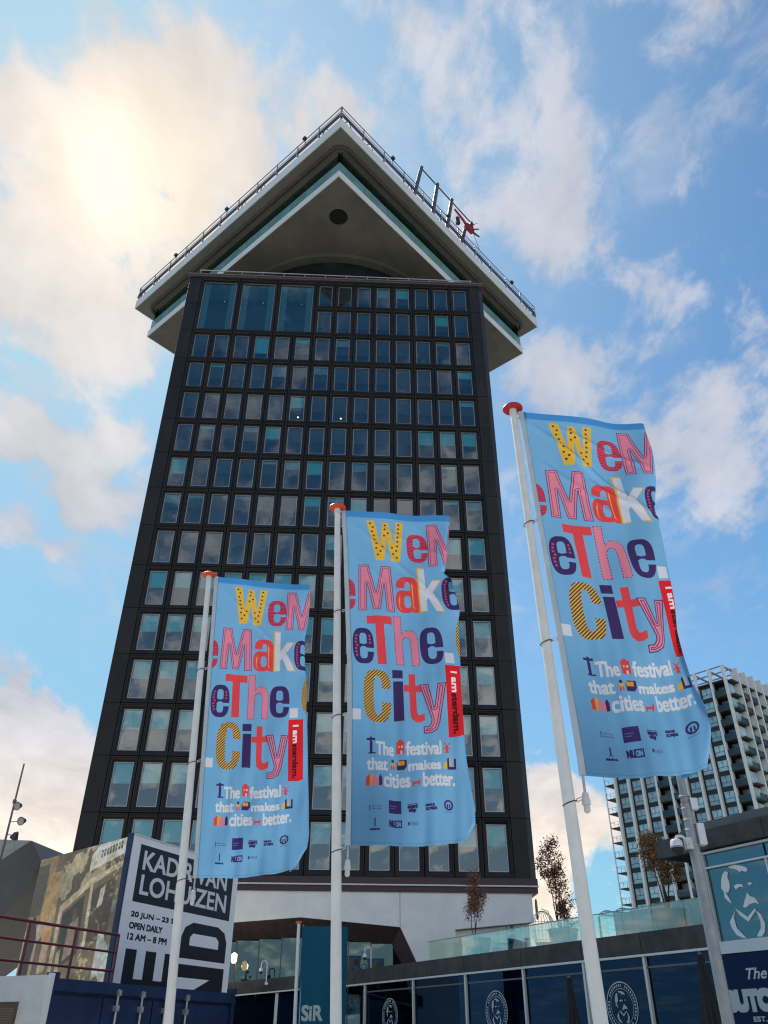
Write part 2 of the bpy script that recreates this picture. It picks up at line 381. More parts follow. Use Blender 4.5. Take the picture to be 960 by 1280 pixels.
LET = {'W': [(0, 0), (.22, 0), (.33, .62), (.42, .04), (.60, .04), (.69, .62), (.79, 0), (1, 0), (.82, 1), (.60, 1), (.51, .42), (.41, 1), (.19, 1)],
       'M': [(0, 1), (.05, 0), (.32, 0), (.50, .60), (.68, 0), (.95, 0), (1, 1), (.77, 1), (.74, .40), (.60, .98), (.40, .98), (.26, .40), (.23, 1)],
       'T': [(0, 0), (1, 0), (1, .17), (.67, .17), (.69, 1), (.35, 1), (.33, .17), (0, .17)],
       'k': [(0, 0), (.28, 0), (.28, .52), (.62, .28), (.98, .28), (.58, .56), (1, 1), (.66, 1), (.38, .68), (.28, .75), (.28, 1), (0, 1)],
       'h': [(0, 0), (.34, 0), (.34, .36), (.45, .29), (.62, .27), (.85, .31), (.97, .40), (1, .52), (1, 1), (.67, 1), (.67, .54), (.63, .45), (.52, .42), (.40, .45), (.34, .52), (.34, 1), (0, 1)],
       't': [(.28, 0), (.62, 0), (.62, .24), (.95, .24), (.95, .38), (.62, .38), (.62, .78), (.68, .85), (.80, .85), (1, .82), (1, .96), (.80, 1), (.55, 1), (.34, .93), (.28, .80), (.28, .38), (0, .38), (0, .24), (.28, .24)],
       'y': [(0, 0), (.33, 0), (.51, .50), (.68, 0), (1, 0), (.70, .78), (.58, .93), (.35, 1), (.08, 1), (.08, .86), (.28, .86), (.36, .80), (.38, .72)]}
def pip(pts, X, Y):
    m = np.zeros(X.shape, bool)
    for (a, b), (c, d) in zip(pts, pts[1:] + pts[:1]):
        if b != d: m ^= ((b > Y) != (d > Y)) & (X < (c - a) * (Y - b) / (d - b) + a)
    return m
def sell(X, Y, x0, y0, x1, y1, n=2.8): return (np.abs((X - (x0 + x1) / 2) / ((x1 - x0) / 2)) ** n + np.abs((Y - (y0 + y1) / 2) / ((y1 - y0) / 2)) ** n) <= 1
def bxm(X, Y, x0, y0, x1, y1): return (X >= x0) & (X <= x1) & (Y >= y0) & (Y <= y1)
def letter(ch, X, Y):
    if ch in LET: return pip(LET[ch], X, Y)
    if ch == 'e': return sell(X, Y, 0, 0, 1, 1) & ~sell(X, Y, .33, .14, .67, .46) & ~bxm(X, Y, .33, .30, .67, .44) & ~sell(X, Y, .33, .52, .69, .86) & ~bxm(X, Y, .33, .56, .67, .70) & ~bxm(X, Y, .60, .56, 1, .66)
    if ch == 'C': return sell(X, Y, 0, 0, 1, 1) & ~sell(X, Y, .36, .13, .68, .87) & ~bxm(X, Y, .60, .36, 1, .62)
    if ch == 'a':
        top = sell(X, Y, .04, 0, .92, .75) & ~sell(X, Y, .37, .15, .60, .62) & ~bxm(X, Y, 0, .32, .37, .9) & (Y < .5)
        bowl = sell(X, Y, 0, .38, .76, 1) & ~sell(X, Y, .34, .53, .60, .86)
        return top | bowl | bxm(X, Y, .60, .30, .92, .92) | sell(X, Y, .60, .74, 1.08, 1.0)
class Art:
    def glyph(s, ch, box, col, fx=None):
        x0, y0, x1, y1, ox, oy, w_, h_ = s._sub(box, 4)
        X, Y = np.meshgrid(np.arange(w_) + .5, np.arange(h_) + .5)
        m = letter(ch, (X + ox - x0) / (x1 - x0), (Y + oy - y0) / (y1 - y0))
        s.put(m, ox, oy, col)
        if fx: fx(s, m, ox, oy)
    def __init__(s, W, H, bg): s.W, s.H = W, H; s.a = np.ones((H, W, 3)) * np.array(bg)
    def _sub(s, box, pad):
        x0, y0, x1, y1 = [box[0] * s.W, box[1] * s.H, box[2] * s.W, box[3] * s.H]
        ox, oy = int(x0) - pad, int(y0) - pad; w_, h_ = int(x1 - x0) + 2 * pad + 2, int(y1 - y0) + 2 * pad + 2
        return x0, y0, x1, y1, ox, oy, w_, h_
    def put(s, m, ox, oy, col, al=1.):
        h_, w_ = m.shape; X0, Y0 = max(0, ox), max(0, oy); X1, Y1 = min(s.W, ox + w_), min(s.H, oy + h_)
        if X1 <= X0 or Y1 <= Y0: return
        k = m[Y0 - oy:Y1 - oy, X0 - ox:X1 - ox]; t = s.a[Y0:Y1, X0:X1]
        t[k] = t[k] * (1 - al) + np.array(col) * al
    def text(s, txt, box, col, bold=0, rot=0, shear=0., fx=None):
        pad = 4; x0, y0, x1, y1, ox, oy, w_, h_ = s._sub(box, pad)
        g = glyphs(txt, shear).copy(); gx, gy = g[..., 0].copy(), 1 - g[..., 1]
        if rot == 90: gx, gy = 1 - gy, gx          # reads downwards
        elif rot == -90: gx, gy = gy, 1 - gx       # reads upwards
        b = bold
        g[..., 0] = x0 - ox + b + gx * (x1 - x0 - 2 * b); g[..., 1] = y0 - oy + b + gy * (y1 - y0 - 2 * b)
        m = dil(fill(g.reshape(-1, 3, 2), h_, w_), b, True)
        s.put(m, ox, oy, col)
        if fx: fx(s, m, ox, oy)
        return m
    def poly(s, pts, col, box=(0, 0, 1, 1)):
        p = [((box[0] + (box[2] - box[0]) * q[0]) * s.W, (box[1] + (box[3] - box[1]) * q[1]) * s.H) for q in pts]
        xs, ys = [q[0] for q in p], [q[1] for q in p]; ox, oy = int(min(xs)) - 1, int(min(ys)) - 1
        w_, h_ = int(max(xs)) - ox + 2, int(max(ys)) - oy + 2
        X, Y = np.meshgrid(np.arange(w_) + ox + .5, np.arange(h_) + oy + .5); m = np.zeros((h_, w_), bool)
        for (a, b), (c, d) in zip(p, p[1:] + p[:1]):
            if b == d: continue
            m ^= ((b > Y) != (d > Y)) & (X < (c - a) * (Y - b) / (d - b) + a)
        s.put(m, ox, oy, col)
    def rect(s, box, col): s.poly([(0, 0), (1, 0), (1, 1), (0, 1)], col, box)
    def disc(s, cx, cy, rx, ry, col): s.poly([(cx + rx * math.cos(t), cy + ry * math.sin(t)) for t in np.linspace(0, 2 * PI, 25)[:-1]], col)
    def image(s, name):
        im = bpy.data.images.new(name, s.W, s.H); px = np.ones((s.H, s.W, 4), np.float32); px[..., :3] = s.a[::-1]
        im.pixels.foreach_set(px.ravel()); im.update(); im.pack(); return im
def print_mat(name, art, rough=.6, transl=0., bump=0., gloss=.3):
    m = bpy.data.materials.new(name); m.use_nodes = True; nt = m.node_tree; b = nt.nodes['Principled BSDF']
    im = N(nt, 'ShaderNodeTexImage'); im.image = art.image(name); im.extension = 'EXTEND'
    uv = N(nt, 'ShaderNodeTexCoord'); L(nt, uv.outputs['UV'], im.inputs[0])
    n = NOISE(nt, uv.outputs['Object'], 2.5, 6, .6)
    sc = N(nt, 'ShaderNodeVectorMath', operation='SCALE'); L(nt, im.outputs[0], sc.inputs[0])
    L(nt, M2(nt, 'MULTIPLY_ADD', n, .16, .92), sc.inputs['Scale'])
    L(nt, sc.outputs[0], b.inputs['Base Color']); b.inputs['Roughness'].default_value = rough; b.inputs['Specular IOR Level'].default_value = gloss
    if bump:
        bp = N(nt, 'ShaderNodeBump'); bp.inputs['Strength'].default_value = bump; bp.inputs['Distance'].default_value = .02
        L(nt, NOISE(nt, uv.outputs['Object'], 3.5, 4, .55, .6), bp.inputs['Height']); L(nt, bp.outputs[0], b.inputs['Normal'])
    if transl:
        tr = N(nt, 'ShaderNodeBsdfTranslucent'); L(nt, sc.outputs[0], tr.inputs[0])
        ms = N(nt, 'ShaderNodeMixShader'); ms.inputs[0].default_value = transl
        L(nt, b.outputs[0], ms.inputs[1]); L(nt, tr.outputs[0], ms.inputs[2]); L(nt, ms.outputs[0], nt.nodes['Material Output'].inputs[0])
    MATS[name] = m; return m
def board(name, m, parent, x0, z0, x1, z1, y=0., t=.03, edge='white_frame', nx=1):
    """flat printed board facing -y with its print on the front"""
    mb = B(x0, y, z0, x1, y + t, z1); me = mb.mesh(name, [edge, m]); uvl = me.uv_layers.new(name='UVMap')
    for p in me.polygons:
        if p.normal.y < -.9:
            p.material_index = 1
        for li in p.loop_indices:
            c = me.vertices[me.loops[li].vertex_index].co; uvl.data[li].uv = ((c.x - x0) / (x1 - x0), (c.z - z0) / (z1 - z0))
    return inst(name, me, parent)

# ================================================================== SETTING
g = MB(); R_ = 3000.
g.quad((-R_, -R_, 0), (R_, -R_, 0), (R_, R_, 0), (-R_, R_, 0)); o = g.build('ground', 'earth'); o['kind'] = 'structure'
o = MB().box(-40, -15, -.2, 40, 90, .004).build('square_paving', 'paving'); o['kind'] = 'structure'

# ================================================================== OFFICE TOWER
tower = thing('office_tower', 'dark high-rise with a grid of tall windows and a square white-edged crown turned on top', 'tower', (-5.19, 64.95, 0), 2.22)
HW = 13.7; MODW = 1.80; FH = 3.46; ZB = 8.1 + E; X0 = -12.6
# core, floors and side walls behind the front windows
B(-13.55, -11.0, ZB - .3, 13.55, 13.6, 60.0 + E - .6).build('wall', 'dark_cladding', tower)
B(-13.5, -11.25, ZB - .2, 13.5, -11.05, 59.2 + E).build('interior_wall', 'interior_dark', tower)
sb = MB()
for k in range(16): sb.box(-12.62 if k != 14 else X0 + 10.75, -13.28, ZB + FH * k - .22, 12.62, -11.26, ZB + FH * k + .22)
for sx in (-1, 1): sb.box(*sorted((sx * 13.5, sx * 12.63))[:1], -13.28, ZB - .2, sorted((sx * 13.5, sx * 12.63))[1], -11.26, 59.9 + E)
sb.build('floor_slabs', 'interior_ceiling', tower)

def panel_mesh(wm, hm, ow=.61, zb=.40, zt=.34, dep=.38):
    """precast window bay: proud rim, splayed reveal; origin bottom centre of the bay on the facade plane"""
    h2 = wm / 2 - .012
    o2 = wm / 2 - (MODW / 2 - ow)
    rings = [(h2, .012, hm - .012, dep + .02), (h2, .012, hm - .012, .05), (h2 - .03, .04, hm - .04, .0), (h2 - .085, .10, hm - .10, .0),
             (h2 - .11, .13, hm - .13, .06), (o2 + .10, zb - .12, hm - zt + .10, .10), (o2 + .08, zb - .10, hm - zt + .08, .24), (o2, zb, hm - zt, .27), (o2, zb, hm - zt, dep)]
    mb = MB()
    for (x, a, b, y) in rings: mb.v += [(-x, y, a), (x, y, a), (x, y, b), (-x, y, b)]
    for i in range(len(rings) - 1):
        for k in range(4):
            mb.f.append((i * 4 + k, i * 4 + (k + 1) % 4, i * 4 + 4 + (k + 1) % 4, i * 4 + 4 + k)); mb.m.append(0)
    return mb.mesh('facade_panel', 'dark_cladding')
def wframe_mesh(hw, h):
    mb = MB(); t = .055
    mb.box(-hw, -.03, 0, -hw + t, .06, h).box(hw - t, -.03, 0, hw, .06, h).box(-hw + t, -.025, h - t, hw - t, .055, h).box(-hw + t, -.025, 0, hw - t, .055, t)
    return mb.mesh('window', 'frame_aluminium')
pm = panel_mesh(MODW, FH); OW, OZ, OH = .61, .40, FH - .74
wm_ = wframe_mesh(OW, OH); gm = MB().quad((-OW + .05, 0, .05), (OW - .05, 0, .05), (OW - .05, 0, OH - .05), (-OW + .05, 0, OH - .05)).mesh('pane', 'window_glass', fixn=False)
BL = {}
def blind_mesh(fr, m):
    fr = round(fr, 2)
    if (fr, m) not in BL:
        BL[fr, m] = B(-OW + .06, .10, OH * (1 - fr), OW - .06, .115, OH - .03).mesh('blind', m)
    return BL[fr, m]
spot = MB().lathe([(.01, -.07), (.06, -.04), (.075, 0), (.06, .04), (.01, .07)], n=10).mesh('interior_lamp', 'bulb_warm', smooth=True)
LAMPS = {(5, 10): .8, (7, 10): .9}
rnd = random.Random(3)
for k in range(15):
    for i in range(14):
        if k >= 13 and i < 6: continue
        xc = X0 + MODW * (i + .5); z0 = ZB + FH * k
        inst('facade_panel', pm, tower, (xc, -HW, z0))
        wd = inst('window', wm_, tower, (xc, -HW + .30, z0 + OZ))
        pa = inst('pane', gm, wd, (0, .03, 0), (rnd.uniform(-.006, .006), 0, rnd.uniform(-.008, .008)))
        if k <= 5: bl = (.46 + .02 * (i % 3 == 0), 'blind_teal')
        elif k == 6 and i > 9: bl = (.5, 'blind_teal')
        elif k == 9 and i >= 11: bl = (.5, 'blind_teal')
        elif k == 8 and i == 0: bl = (.55, 'blind_teal')
        elif k == 12 and i == 3: bl = (.72, 'blind_teal')
        elif rnd.random() < .34: bl = (rnd.choice([.12, .2, .3, .45]), 'blind_grey' if rnd.random() < .6 else 'blind_teal')
        else: bl = None
        if bl: inst('blind', blind_mesh(*bl), wd)
        if k == 14 and i in (6, 7):
            s_ = 1 if i == 6 else -1
            tp = MB().prism([(-.52 * s_, OH - .08), (.52 * s_, OH - .08), (.52 * s_, OH * .42)], .06, .075)
            tp.build('triangular_panel', 'recess_black', wd)
        if (i, k) in LAMPS:
            inst('interior_lamp', spot, tower, (xc + .1, -HW + .62, z0 + OZ + .45 + (.2 if i > 4 else -.3)))
# three large picture windows at the top left
bw, bh = MODW * 2, FH * 2
bpm = panel_mesh(bw, bh, zb=.40, zt=.34); HB = bw / 2 - (MODW / 2 - OW); BH = bh - .74
bfm = wframe_mesh(HB, BH)
bgm = MB().quad((-HB + .05, 0, .05), (HB - .05, 0, .05), (HB - .05, 0, BH - .05), (-HB + .05, 0, BH - .05)).mesh('pane', 'crown_glass', fixn=False)
inner_me = B(-.26, .10, .04, .26, .14, BH - .04).mesh('inner_panel', 'blind_grey')  # pale strips standing in for the room's lit side walls
for i in range(3):
    xc = X0 + bw * (i + .5)
    inst('facade_panel', bpm, tower, (xc, -HW, ZB + FH * 13))
    wd = inst('window', bfm, tower, (xc, -HW + .30, ZB + FH * 13 + OZ)); wd['label'] = 'large picture window two bays wide and two floors high'
    inst('pane', bgm, wd, (0, .03, 0))
    inst('inner_panel', inner_me, wd, (-HB + .33, 0, 0)); inst('inner_panel', inner_me, wd, (HB - .33, 0, 0))
    inst('interior_lamp', MB().lathe([(.005, -.03), (.03, 0), (.005, .03)], n=8).mesh('interior_lamp', 'bulb_spot'), wd, (.45, .6, BH * .7))
# corner panels, one per floor, with a chamfered outer edge
cp = MB()
prof = [(-12.612, -13.7), (-12.612, -13.25), (-13.3, -13.25), (-13.5, -12.6), (-13.5, -11.2), (-13.74, -11.2), (-13.74, -13.6), (-13.70, -13.7)]
profR = [(-12.612, -13.7), (-12.612, -13.25), (-13.3, -13.25), (-13.62, -12.6), (-13.62, -11.2), (-13.95, -11.2), (-13.95, -13.25), (-13.55, -13.7)]
def extr(prof, z0, z1):
    mb = MB(); n = len(prof)
    for z in (z0, z1):
        mb.v += [(p[0], p[1], z) for p in prof]
    mb.f += [tuple(range(n)), tuple(range(2 * n - 1, n - 1, -1))] + [(k, (k + 1) % n, n + (k + 1) % n, n + k) for k in range(n)]; mb.m += [0] * (n + 2)
    return mb
cmL = extr(prof, .02, FH - .02).mesh('corner_panel', 'dark_cladding')
cmR = extr([(-a, b) for a, b in reversed(profR)], .02, FH - .02).mesh('corner_panel', 'dark_cladding')
for k in range(15):
    inst('corner_panel', cmL, tower, (0, 0, ZB + FH * k)); inst('corner_panel', cmR, tower, (0, 0, ZB + FH * k))
# side walls with vertical ribs (not in the picture, seen from a step aside)
for sx in (-1, 1):
    sw = MB(); x = sx * 13.62
    for k in range(14):
        y0 = -11.1 + k * 1.76; sw.box(min(x, x + sx * .3), y0, ZB, max(x, x + sx * .3), y0 + .5, 59.7 + E)
    for k in range(15):
        z = ZB + FH * k; sw.box(min(x, x + sx * .25), -11.1, z - .35, max(x, x + sx * .25), 13.5, z + .35)
    sw.build('side_wall', 'dark_cladding', tower)
# parapet: coping, pale rail
B(-13.98, -13.86, 60.0 + E, 13.98, -10.5, 60.22 + E).build('coping', 'gutter_brown', tower)
B(-13.98, -13.94, 60.225 + E, 13.98, -13.6, 60.33 + E).build('coping_strip', 'coping_pink', tower)
r_ = MB().tube((-12.9, -13.75, 60.95 + E), (12.9, -13.55, 60.95 + E), .05)
for k in range(14): r_.tube((-12.9 + k * 1.98, -13.65, 60.3 + E), (-12.9 + k * 1.98, -13.65, 60.95 + E), .03, n=6)
r_.build('parapet_rail', 'coping_white', tower)
B(-8, -8, 60.0 + E - .7, 8, 8, 66.3 + E).build('crown_core', 'recess_black', tower)
# bottom edge of the dark facade
B(-13.9, -13.85, 7.72 + E, 13.9, -11.1, 8.09 + E).build('sill_band', 'maroon', tower)
B(-13.92, -13.93, 7.62 + E, 13.92, -11.1, 7.70 + E).build('sill_line', 'coping_white', tower)
B(-13.88, -13.80, 7.30 + E, 13.88, -11.1, 7.60 + E).build('sill_band', 'maroon', tower)
# white base with the faceted entrance opening
def Zs(*a): return [(x, z + E) for x, z in a]
JT = 5.70
base = MB()
base.prism(Zs((-JT, 7.3), (-JT, 5.47), (0, 5.92), (JT, 5.47), (JT, 7.3)), -13.7, -12.7)
base.build('base_panel', 'plaster_white', tower)
base = MB(); base.prism(Zs((JT + .03, 7.3), (JT + .03, 5.46), (6.6, 3.78), (8.9, -1.0), (8.9, 5.38), (13.5, 5.80), (13.5, 7.3)), -13.7, -12.7)
base.build('base_panel', 'plaster_white', tower)
base = MB(); base.prism(Zs((-JT - .03, 7.3), (-JT - .03, 5.46), (-9.2, -1.6), (-13.7, -1.6), (-13.7, 7.3)), -13.7, -12.7)
base.build('base_panel', 'plaster_white', tower)
base = MB(); base.prism(Zs((8.93, 5.34), (8.93, -1.6), (13.3, -1.6), (13.3, 5.74)), -13.2, -12.7)
base.build('base_panel', 'plaster_white', tower)
B(-13.5, -9.4, 0, 13.5, 13.4, 7.5 + E).build('base_wall', 'plaster_white', tower)
# dark splayed reveal of the opening
rv = MB()
pts = Zs((-9.2, -1.6), (-5.72, 5.47), (0, 5.92), (5.72, 5.47), (6.6, 3.78), (9.2, -1.6))
ins = Zs((-8.6, -1.6), (-5.3, 4.72), (0, 5.05), (5.3, 4.72), (6.1, 3.3), (8.5, -1.6))
for a, b, c, d in zip(pts[:-1], pts[1:], ins[1:], ins[:-1]):
    rv.quad((a[0], -13.66, a[1]), (b[0], -13.66, b[1]), (c[0], -12.2, c[1]), (d[0], -12.2, d[1]))
rv.build('entrance_reveal', 'gutter_brown', tower)
for i in range(12):
    x = -7.6 + i * 1.3; zt = 4.72 + (.33 * (1 - abs(x + .6) / 5.3)) + E
    if abs(x + .6) > 5.6: zt = 3.4 + E
    B(x + .03, -12.22, .3, x + 1.27, -12.19, zt - .02).build('entrance_pane', 'entrance_glass', tower)
    B(x - .03, -12.3, .1, x + .03, -12.12, zt).build('mullion', 'metal_dim', tower)
B(-9, -9.6, .1, 9, -9.42, 6.8).build('interior_wall', 'interior_dark', tower)
# oval mirror at the far right edge of the base
MB().lathe([(.001, -.03), (.35, -.03), (.35, .03), (.001, .03)], n=24).build('round_mirror', 'rail_grey', tower, (13.95, -12.6, 6.6 + E), rot=(0, PI / 2, 0)).scale = (1.6, .7, 1)

# ---- crown: two square slabs turned 45 degrees, glass storey between them
crown_rz = math.radians(3.08 - 2.22 + 45)
# world crown centre (-5.40,64.95) in tower coordinates
CX, CY = -.21, .0
def cpart(mb, name, m, smooth=False): return mb.build(name, m, tower, (CX, CY, 0), smooth, (0, 0, crown_rz))
HU, HL = 16.5, 15.0
ZL0, ZL1, ZU0, ZU1 = 65.5 + E, 66.37 + E, 69.88 + E, 71.15 + E
# lower slab: fascia edges and an underside with a round well
low = MB(); e = .07
for (x0, y0, x1, y1) in ((-HL, -HL, HL, -HL + e), (-HL, HL - e, HL, HL), (-HL, -HL + e, -HL + e, HL - e), (HL - e, -HL + e, HL, HL - e)):
    low.box(x0, y0, ZL0, x1, y1, ZL1)
cpart(low, 'lower_fascia', 'fascia_white')
sf = bmesh.new(); n = 64; RW = 11.5
ring = [sf.verts.new((RW * math.cos(2 * PI * k / n), RW * math.sin(2 * PI * k / n), ZL0 + .03)) for k in range(n)]
def sqpt(t, h):
    c, s_ = math.cos(t), math.sin(t); q = h / max(abs(c), abs(s_)); return (c * q, s_ * q)
out = [sf.verts.new((*sqpt(2 * PI * k / n, HL - e), ZL0 + .03)) for k in range(n)]
for k in range(n): sf.faces.new((ring[k], ring[(k + 1) % n], out[(k + 1) % n], out[k]))
up = [sf.verts.new((v.co.x * .985, v.co.y * .985, ZL0 + .8)) for v in ring]
for k in range(n): sf.faces.new((up[k], up[(k + 1) % n], ring[(k + 1) % n], ring[k]))
me = bpy.data.meshes.new('soffit'); bmesh.ops.recalc_face_normals(sf, faces=sf.faces); sf.to_mesh(me); sf.free(); me.materials.append(MATS['soffit'])
inst('soffit', me, tower, (CX, CY, 0), (0, 0, crown_rz))
cpart(MB().lathe([(11.3, .79), (11.3, .87)], (0, 0, ZL0), 48), 'round_ceiling', 'recess_black')
tr_ = bmesh.new(); rr = MB()
for k in range(64):
    a0, a1 = 2 * PI * k / 64, 2 * PI * (k + 1) / 64
    for (ra, rb, za, zb_) in ((11.5, 12.3, -.01, -.06), (12.3, 12.6, -.06, .028)):
        rr.quad(*[(r * math.cos(a), r * math.sin(a), ZL0 + z) for r, a, z in ((ra, a0, za), (rb, a0, zb_), (rb, a1, zb_), (ra, a1, za))])
tr_.free()
cpart(rr, 'ceiling_ring', 'soffit')
for k in range(26):
    t = 2 * PI * k / 26 + .1; r = 9.6 if k % 2 else 10.6
    o = inst('ceiling_spot', MB().lathe([(.04, -.02), (.04, .02)], n=8).mesh('ceiling_spot', 'bulb_spot'), tower, (CX + r * math.cos(t), CY + r * math.sin(t), ZL0 + .76))
# round opening near the front corner of the underside
DX, DY = -4.49 + 5.19, 48.08 - 64.95
c_, s_ = math.cos(math.radians(-2.22)), math.sin(math.radians(-2.22))
MB().lathe([(.86, -.015), (.86, .02)], n=32).build('round_vent', 'recess_black', tower, (DX * c_ - DY * s_, DX * s_ + DY * c_, ZL0 + .015))
MB().lathe([(.98, .005), (.90, -.03), (.90, .02)], n=32).build('vent_rim', 'soffit', tower, (DX * c_ - DY * s_, DX * s_ + DY * c_, ZL0 + .022))
cpart(B(-HL + .4, -HL + .4, ZL1 - .15, HL - .4, HL - .4, ZL1 - .02), 'terrace_floor', 'interior_dark')
# glass storey
GI = HL - .12; npan = 9
pw = 2 * GI / npan; ph = ZU0 - ZL1 - .04
gp = MB().box(.015, .30, 0, pw - .015, .34, ph).mesh('glass_panel', 'crown_glass')
gq = MB().box(.02, 0, -.01, pw - .02, .03, 1.48).mesh('parapet_glass', 'balustrade_teal')
for side in range(4):
    rz = crown_rz + side * PI / 2
    for i in range(npan):
        lx, ly = -GI + i * pw, -GI
        c_, s_ = math.cos(rz), math.sin(rz)
        for nm_, me_ in (('glass_panel', gp), ('parapet_glass', gq)): inst(nm_, me_, tower, (CX + lx * c_ - ly * s_, CY + lx * s_ + ly * c_, ZL1 + .02), (0, 0, rz))
cpart(B(-GI + 2.2, -GI + 2.2, ZL1, GI - 2.2, GI - 2.2, ZU0 - .01), 'lounge_wall', 'interior_dark')
# roof slab
rb = MB(); e2 = .08
for (x0, y0, x1, y1) in ((-HU, -HU, HU, -HU + e2), (-HU, HU - e2, HU, HU), (-HU, -HU + e2, -HU + e2, HU - e2), (HU - e2, -HU + e2, HU, HU - e2)):
    rb.box(x0, y0, ZU0 + .0, x1, y1, ZU1)
cpart(rb, 'roof_fascia', 'fascia_white')
cpart(B(-HU + e2, -HU + e2, ZU0 + .03, HU - e2, HU - e2, ZU1 - .1), 'roof_slab', 'roof_soffit')
rb = MB(); gr = HL + .40; ga = [(-gr + 1.2, -gr)]
loop = []
for (cx, cy, a0) in ((gr - 1.1, -gr + 1.1, -90), (gr - 1.1, gr - 1.1, 0), (-gr + 1.1, gr - 1.1, 90), (-gr + 1.1, -gr + 1.1, 180)):
    for k in range(7):
        t = math.radians(a0 + 15 * k); loop.append((cx + 1.1 * math.cos(t), cy + 1.1 * math.sin(t), ZU0 - .10))
rb.path(loop + loop[:1], .20, 8); cpart(rb, 'gutter', 'gutter_brown')
# roof railing on all four edges
for side in range(4):
    rz = crown_rz + side * PI / 2; c_, s_ = math.cos(rz), math.sin(rz)
    def T(x, y, z): return (x, y, z)
    h = HU - .12
    mb = MB().box(-h, -h - .12, ZU1 + .86, h, -h + .08, ZU1 + 1.12)
    mb.build('service_duct', 'beam_violet', tower, (CX, CY, 0), rot=(0, 0, rz))
    mb = MB().tube((-h, -h - .05, ZU1 + 2.08), (h, -h - .05, ZU1 + 2.08), .05, n=6).tube((-h, -h + .05, ZU1 + 1.75), (h, -h + .05, ZU1 + 1.75), .03, n=6)
    mb.build('handrail', 'rail_grey', tower, (CX, CY, 0), rot=(0, 0, rz))
    pmsh = MB().tube((0, .1, ZU1), (0, -.08, ZU1 + 2.1), .06, n=6).box(-.1, -.14, ZU1 + .5, .1, .05, ZU1 + .85).mesh('railing_post', 'rail_grey')
    bmsh = MB().box(-.17, -.35, ZU1 + 1.9, .17, -.05, ZU1 + 2.2).tube((0, -.1, ZU1 + 1.2), (0, -.1, ZU1 + 1.95), .04, n=6).mesh('roof_spotlight', 'lamp_black')
    brm = MB().tube((-.5, 0, ZU1 + .05), (0, -.02, ZU1 + .9), .05, n=6).tube((.5, 0, ZU1 + .05), (0, -.02, ZU1 + .9), .05, n=6).mesh('duct_bracket', 'steel_grey')
    for i in range(12):
        lx = -h + i * (2 * h / 11); inst('railing_post', pmsh, tower, (CX + lx * c_ + h * s_, CY + lx * s_ - h * c_, 0), (0, 0, rz))
        if i in (2, 5, 9):
            lx += 1.1; inst('roof_spotlight', bmsh, tower, (CX + lx * c_ + h * s_, CY + lx * s_ - h * c_, 0), (0, 0, rz))
        if i in (0, 1, 3, 6, 7, 10):
            lx += .9; inst('duct_bracket', brm, tower, (CX + lx * c_ + h * s_, CY + lx * s_ - h * c_, 0), (0, 0, rz))

# ================================================================== SWING ON THE ROOF EDGE
EA = Vector((-4.18, 41.72, 0)); EU = Vector((.668, .744, 0)); EN = Vector((.744, -.668, 0))
def ep(s, o, z): return EA + EU * s + EN * o + Vector((0, 0, z + E))
swb = ep(15, -.6, 71.15)
sw = thing('roof_swing', 'red swing hanging from a grey steel frame that leans out over the roof edge', 'swing', tuple(swb))
def sp(s, o, z): return tuple(ep(s, o, z) - swb)
posts = [(10.75, 11.23), (13.75, 13.88), (16.1, 16.38), (18.6, 19.2)]
for j, (s0, s1) in enumerate(posts):
    top = 76.0 if j < 3 else 73.6
    MB().tube(sp(s0, -.25, 71.1), sp(s1 if j < 3 else (s0 + s1) / 2, .55 if j < 3 else .25, top), .23, .21, 6).build('post', 'steel_grey', sw)
MB().tube(sp(11.2, .55, 75.7), sp(19.6, .60, 75.3), .07, n=6).build('top_bar', 'lamp_black', sw)
a, b, c = sp(16.7, .6, 74.6), sp(17.7, .95, 73.4), sp(18.4, 1.1, 72.6)
MB().tube(a, b, .11, .14, 8).tube(b, c, .14, .18, 8).build('arm', 'swing_red', sw)
seat = MB(); q = Vector(c)
seat.tube(tuple(q + EU * -.5), tuple(q + EU * .6), .30, .30, 10)
seat.build('seat', 'swing_red', sw)
MB().tube(tuple(q + EU * -.4 + Vector((0, 0, .36))), tuple(q + EU * .5 + Vector((0, 0, .95))), .14, .16, 8).build('seat_back', 'swing_red', sw)
bk = MB().tube(tuple(q + EU * .45 + Vector((0, 0, .0))), tuple(q + EU * .55 + Vector((0, 0, 1.5))), .26, .2, 8).tube(tuple(q + EU * .5), tuple(q + EU * 1.6 + EN * .2), .12, .08, 6)
bk.build('seat_frame', 'lamp_black', sw)
MB().tube(sp(16.9, .7, 73.2), sp(17.0, .7, 72.4), .26, .26, 8).build('motor_housing', 'lamp_black', sw)
MB().tube(tuple(q + EU * .7 + Vector((0, 0, .3))), tuple(q + EU * 1.5 + EN * .2 + Vector((0, 0, -2.6))), .035, n=6).tube(tuple(q + EU * .2 + Vector((0, 0, .8))), tuple(q + EU * 1.4 + EN * .3 + Vector((0, 0, 2.0))), .03, n=6).build('cable', 'rail_grey', sw)
MB().tube(tuple(q + EU * -.4 + EN * .3), tuple(q + EU * -.3 + EN * .9 + Vector((0, 0, -.4))), .08, n=6).tube(tuple(q + EU * .4 + EN * .3), tuple(q + EU * .5 + EN * .9 + Vector((0, 0, -.4))), .08, n=6).build('foot_rest', 'swing_red', sw)

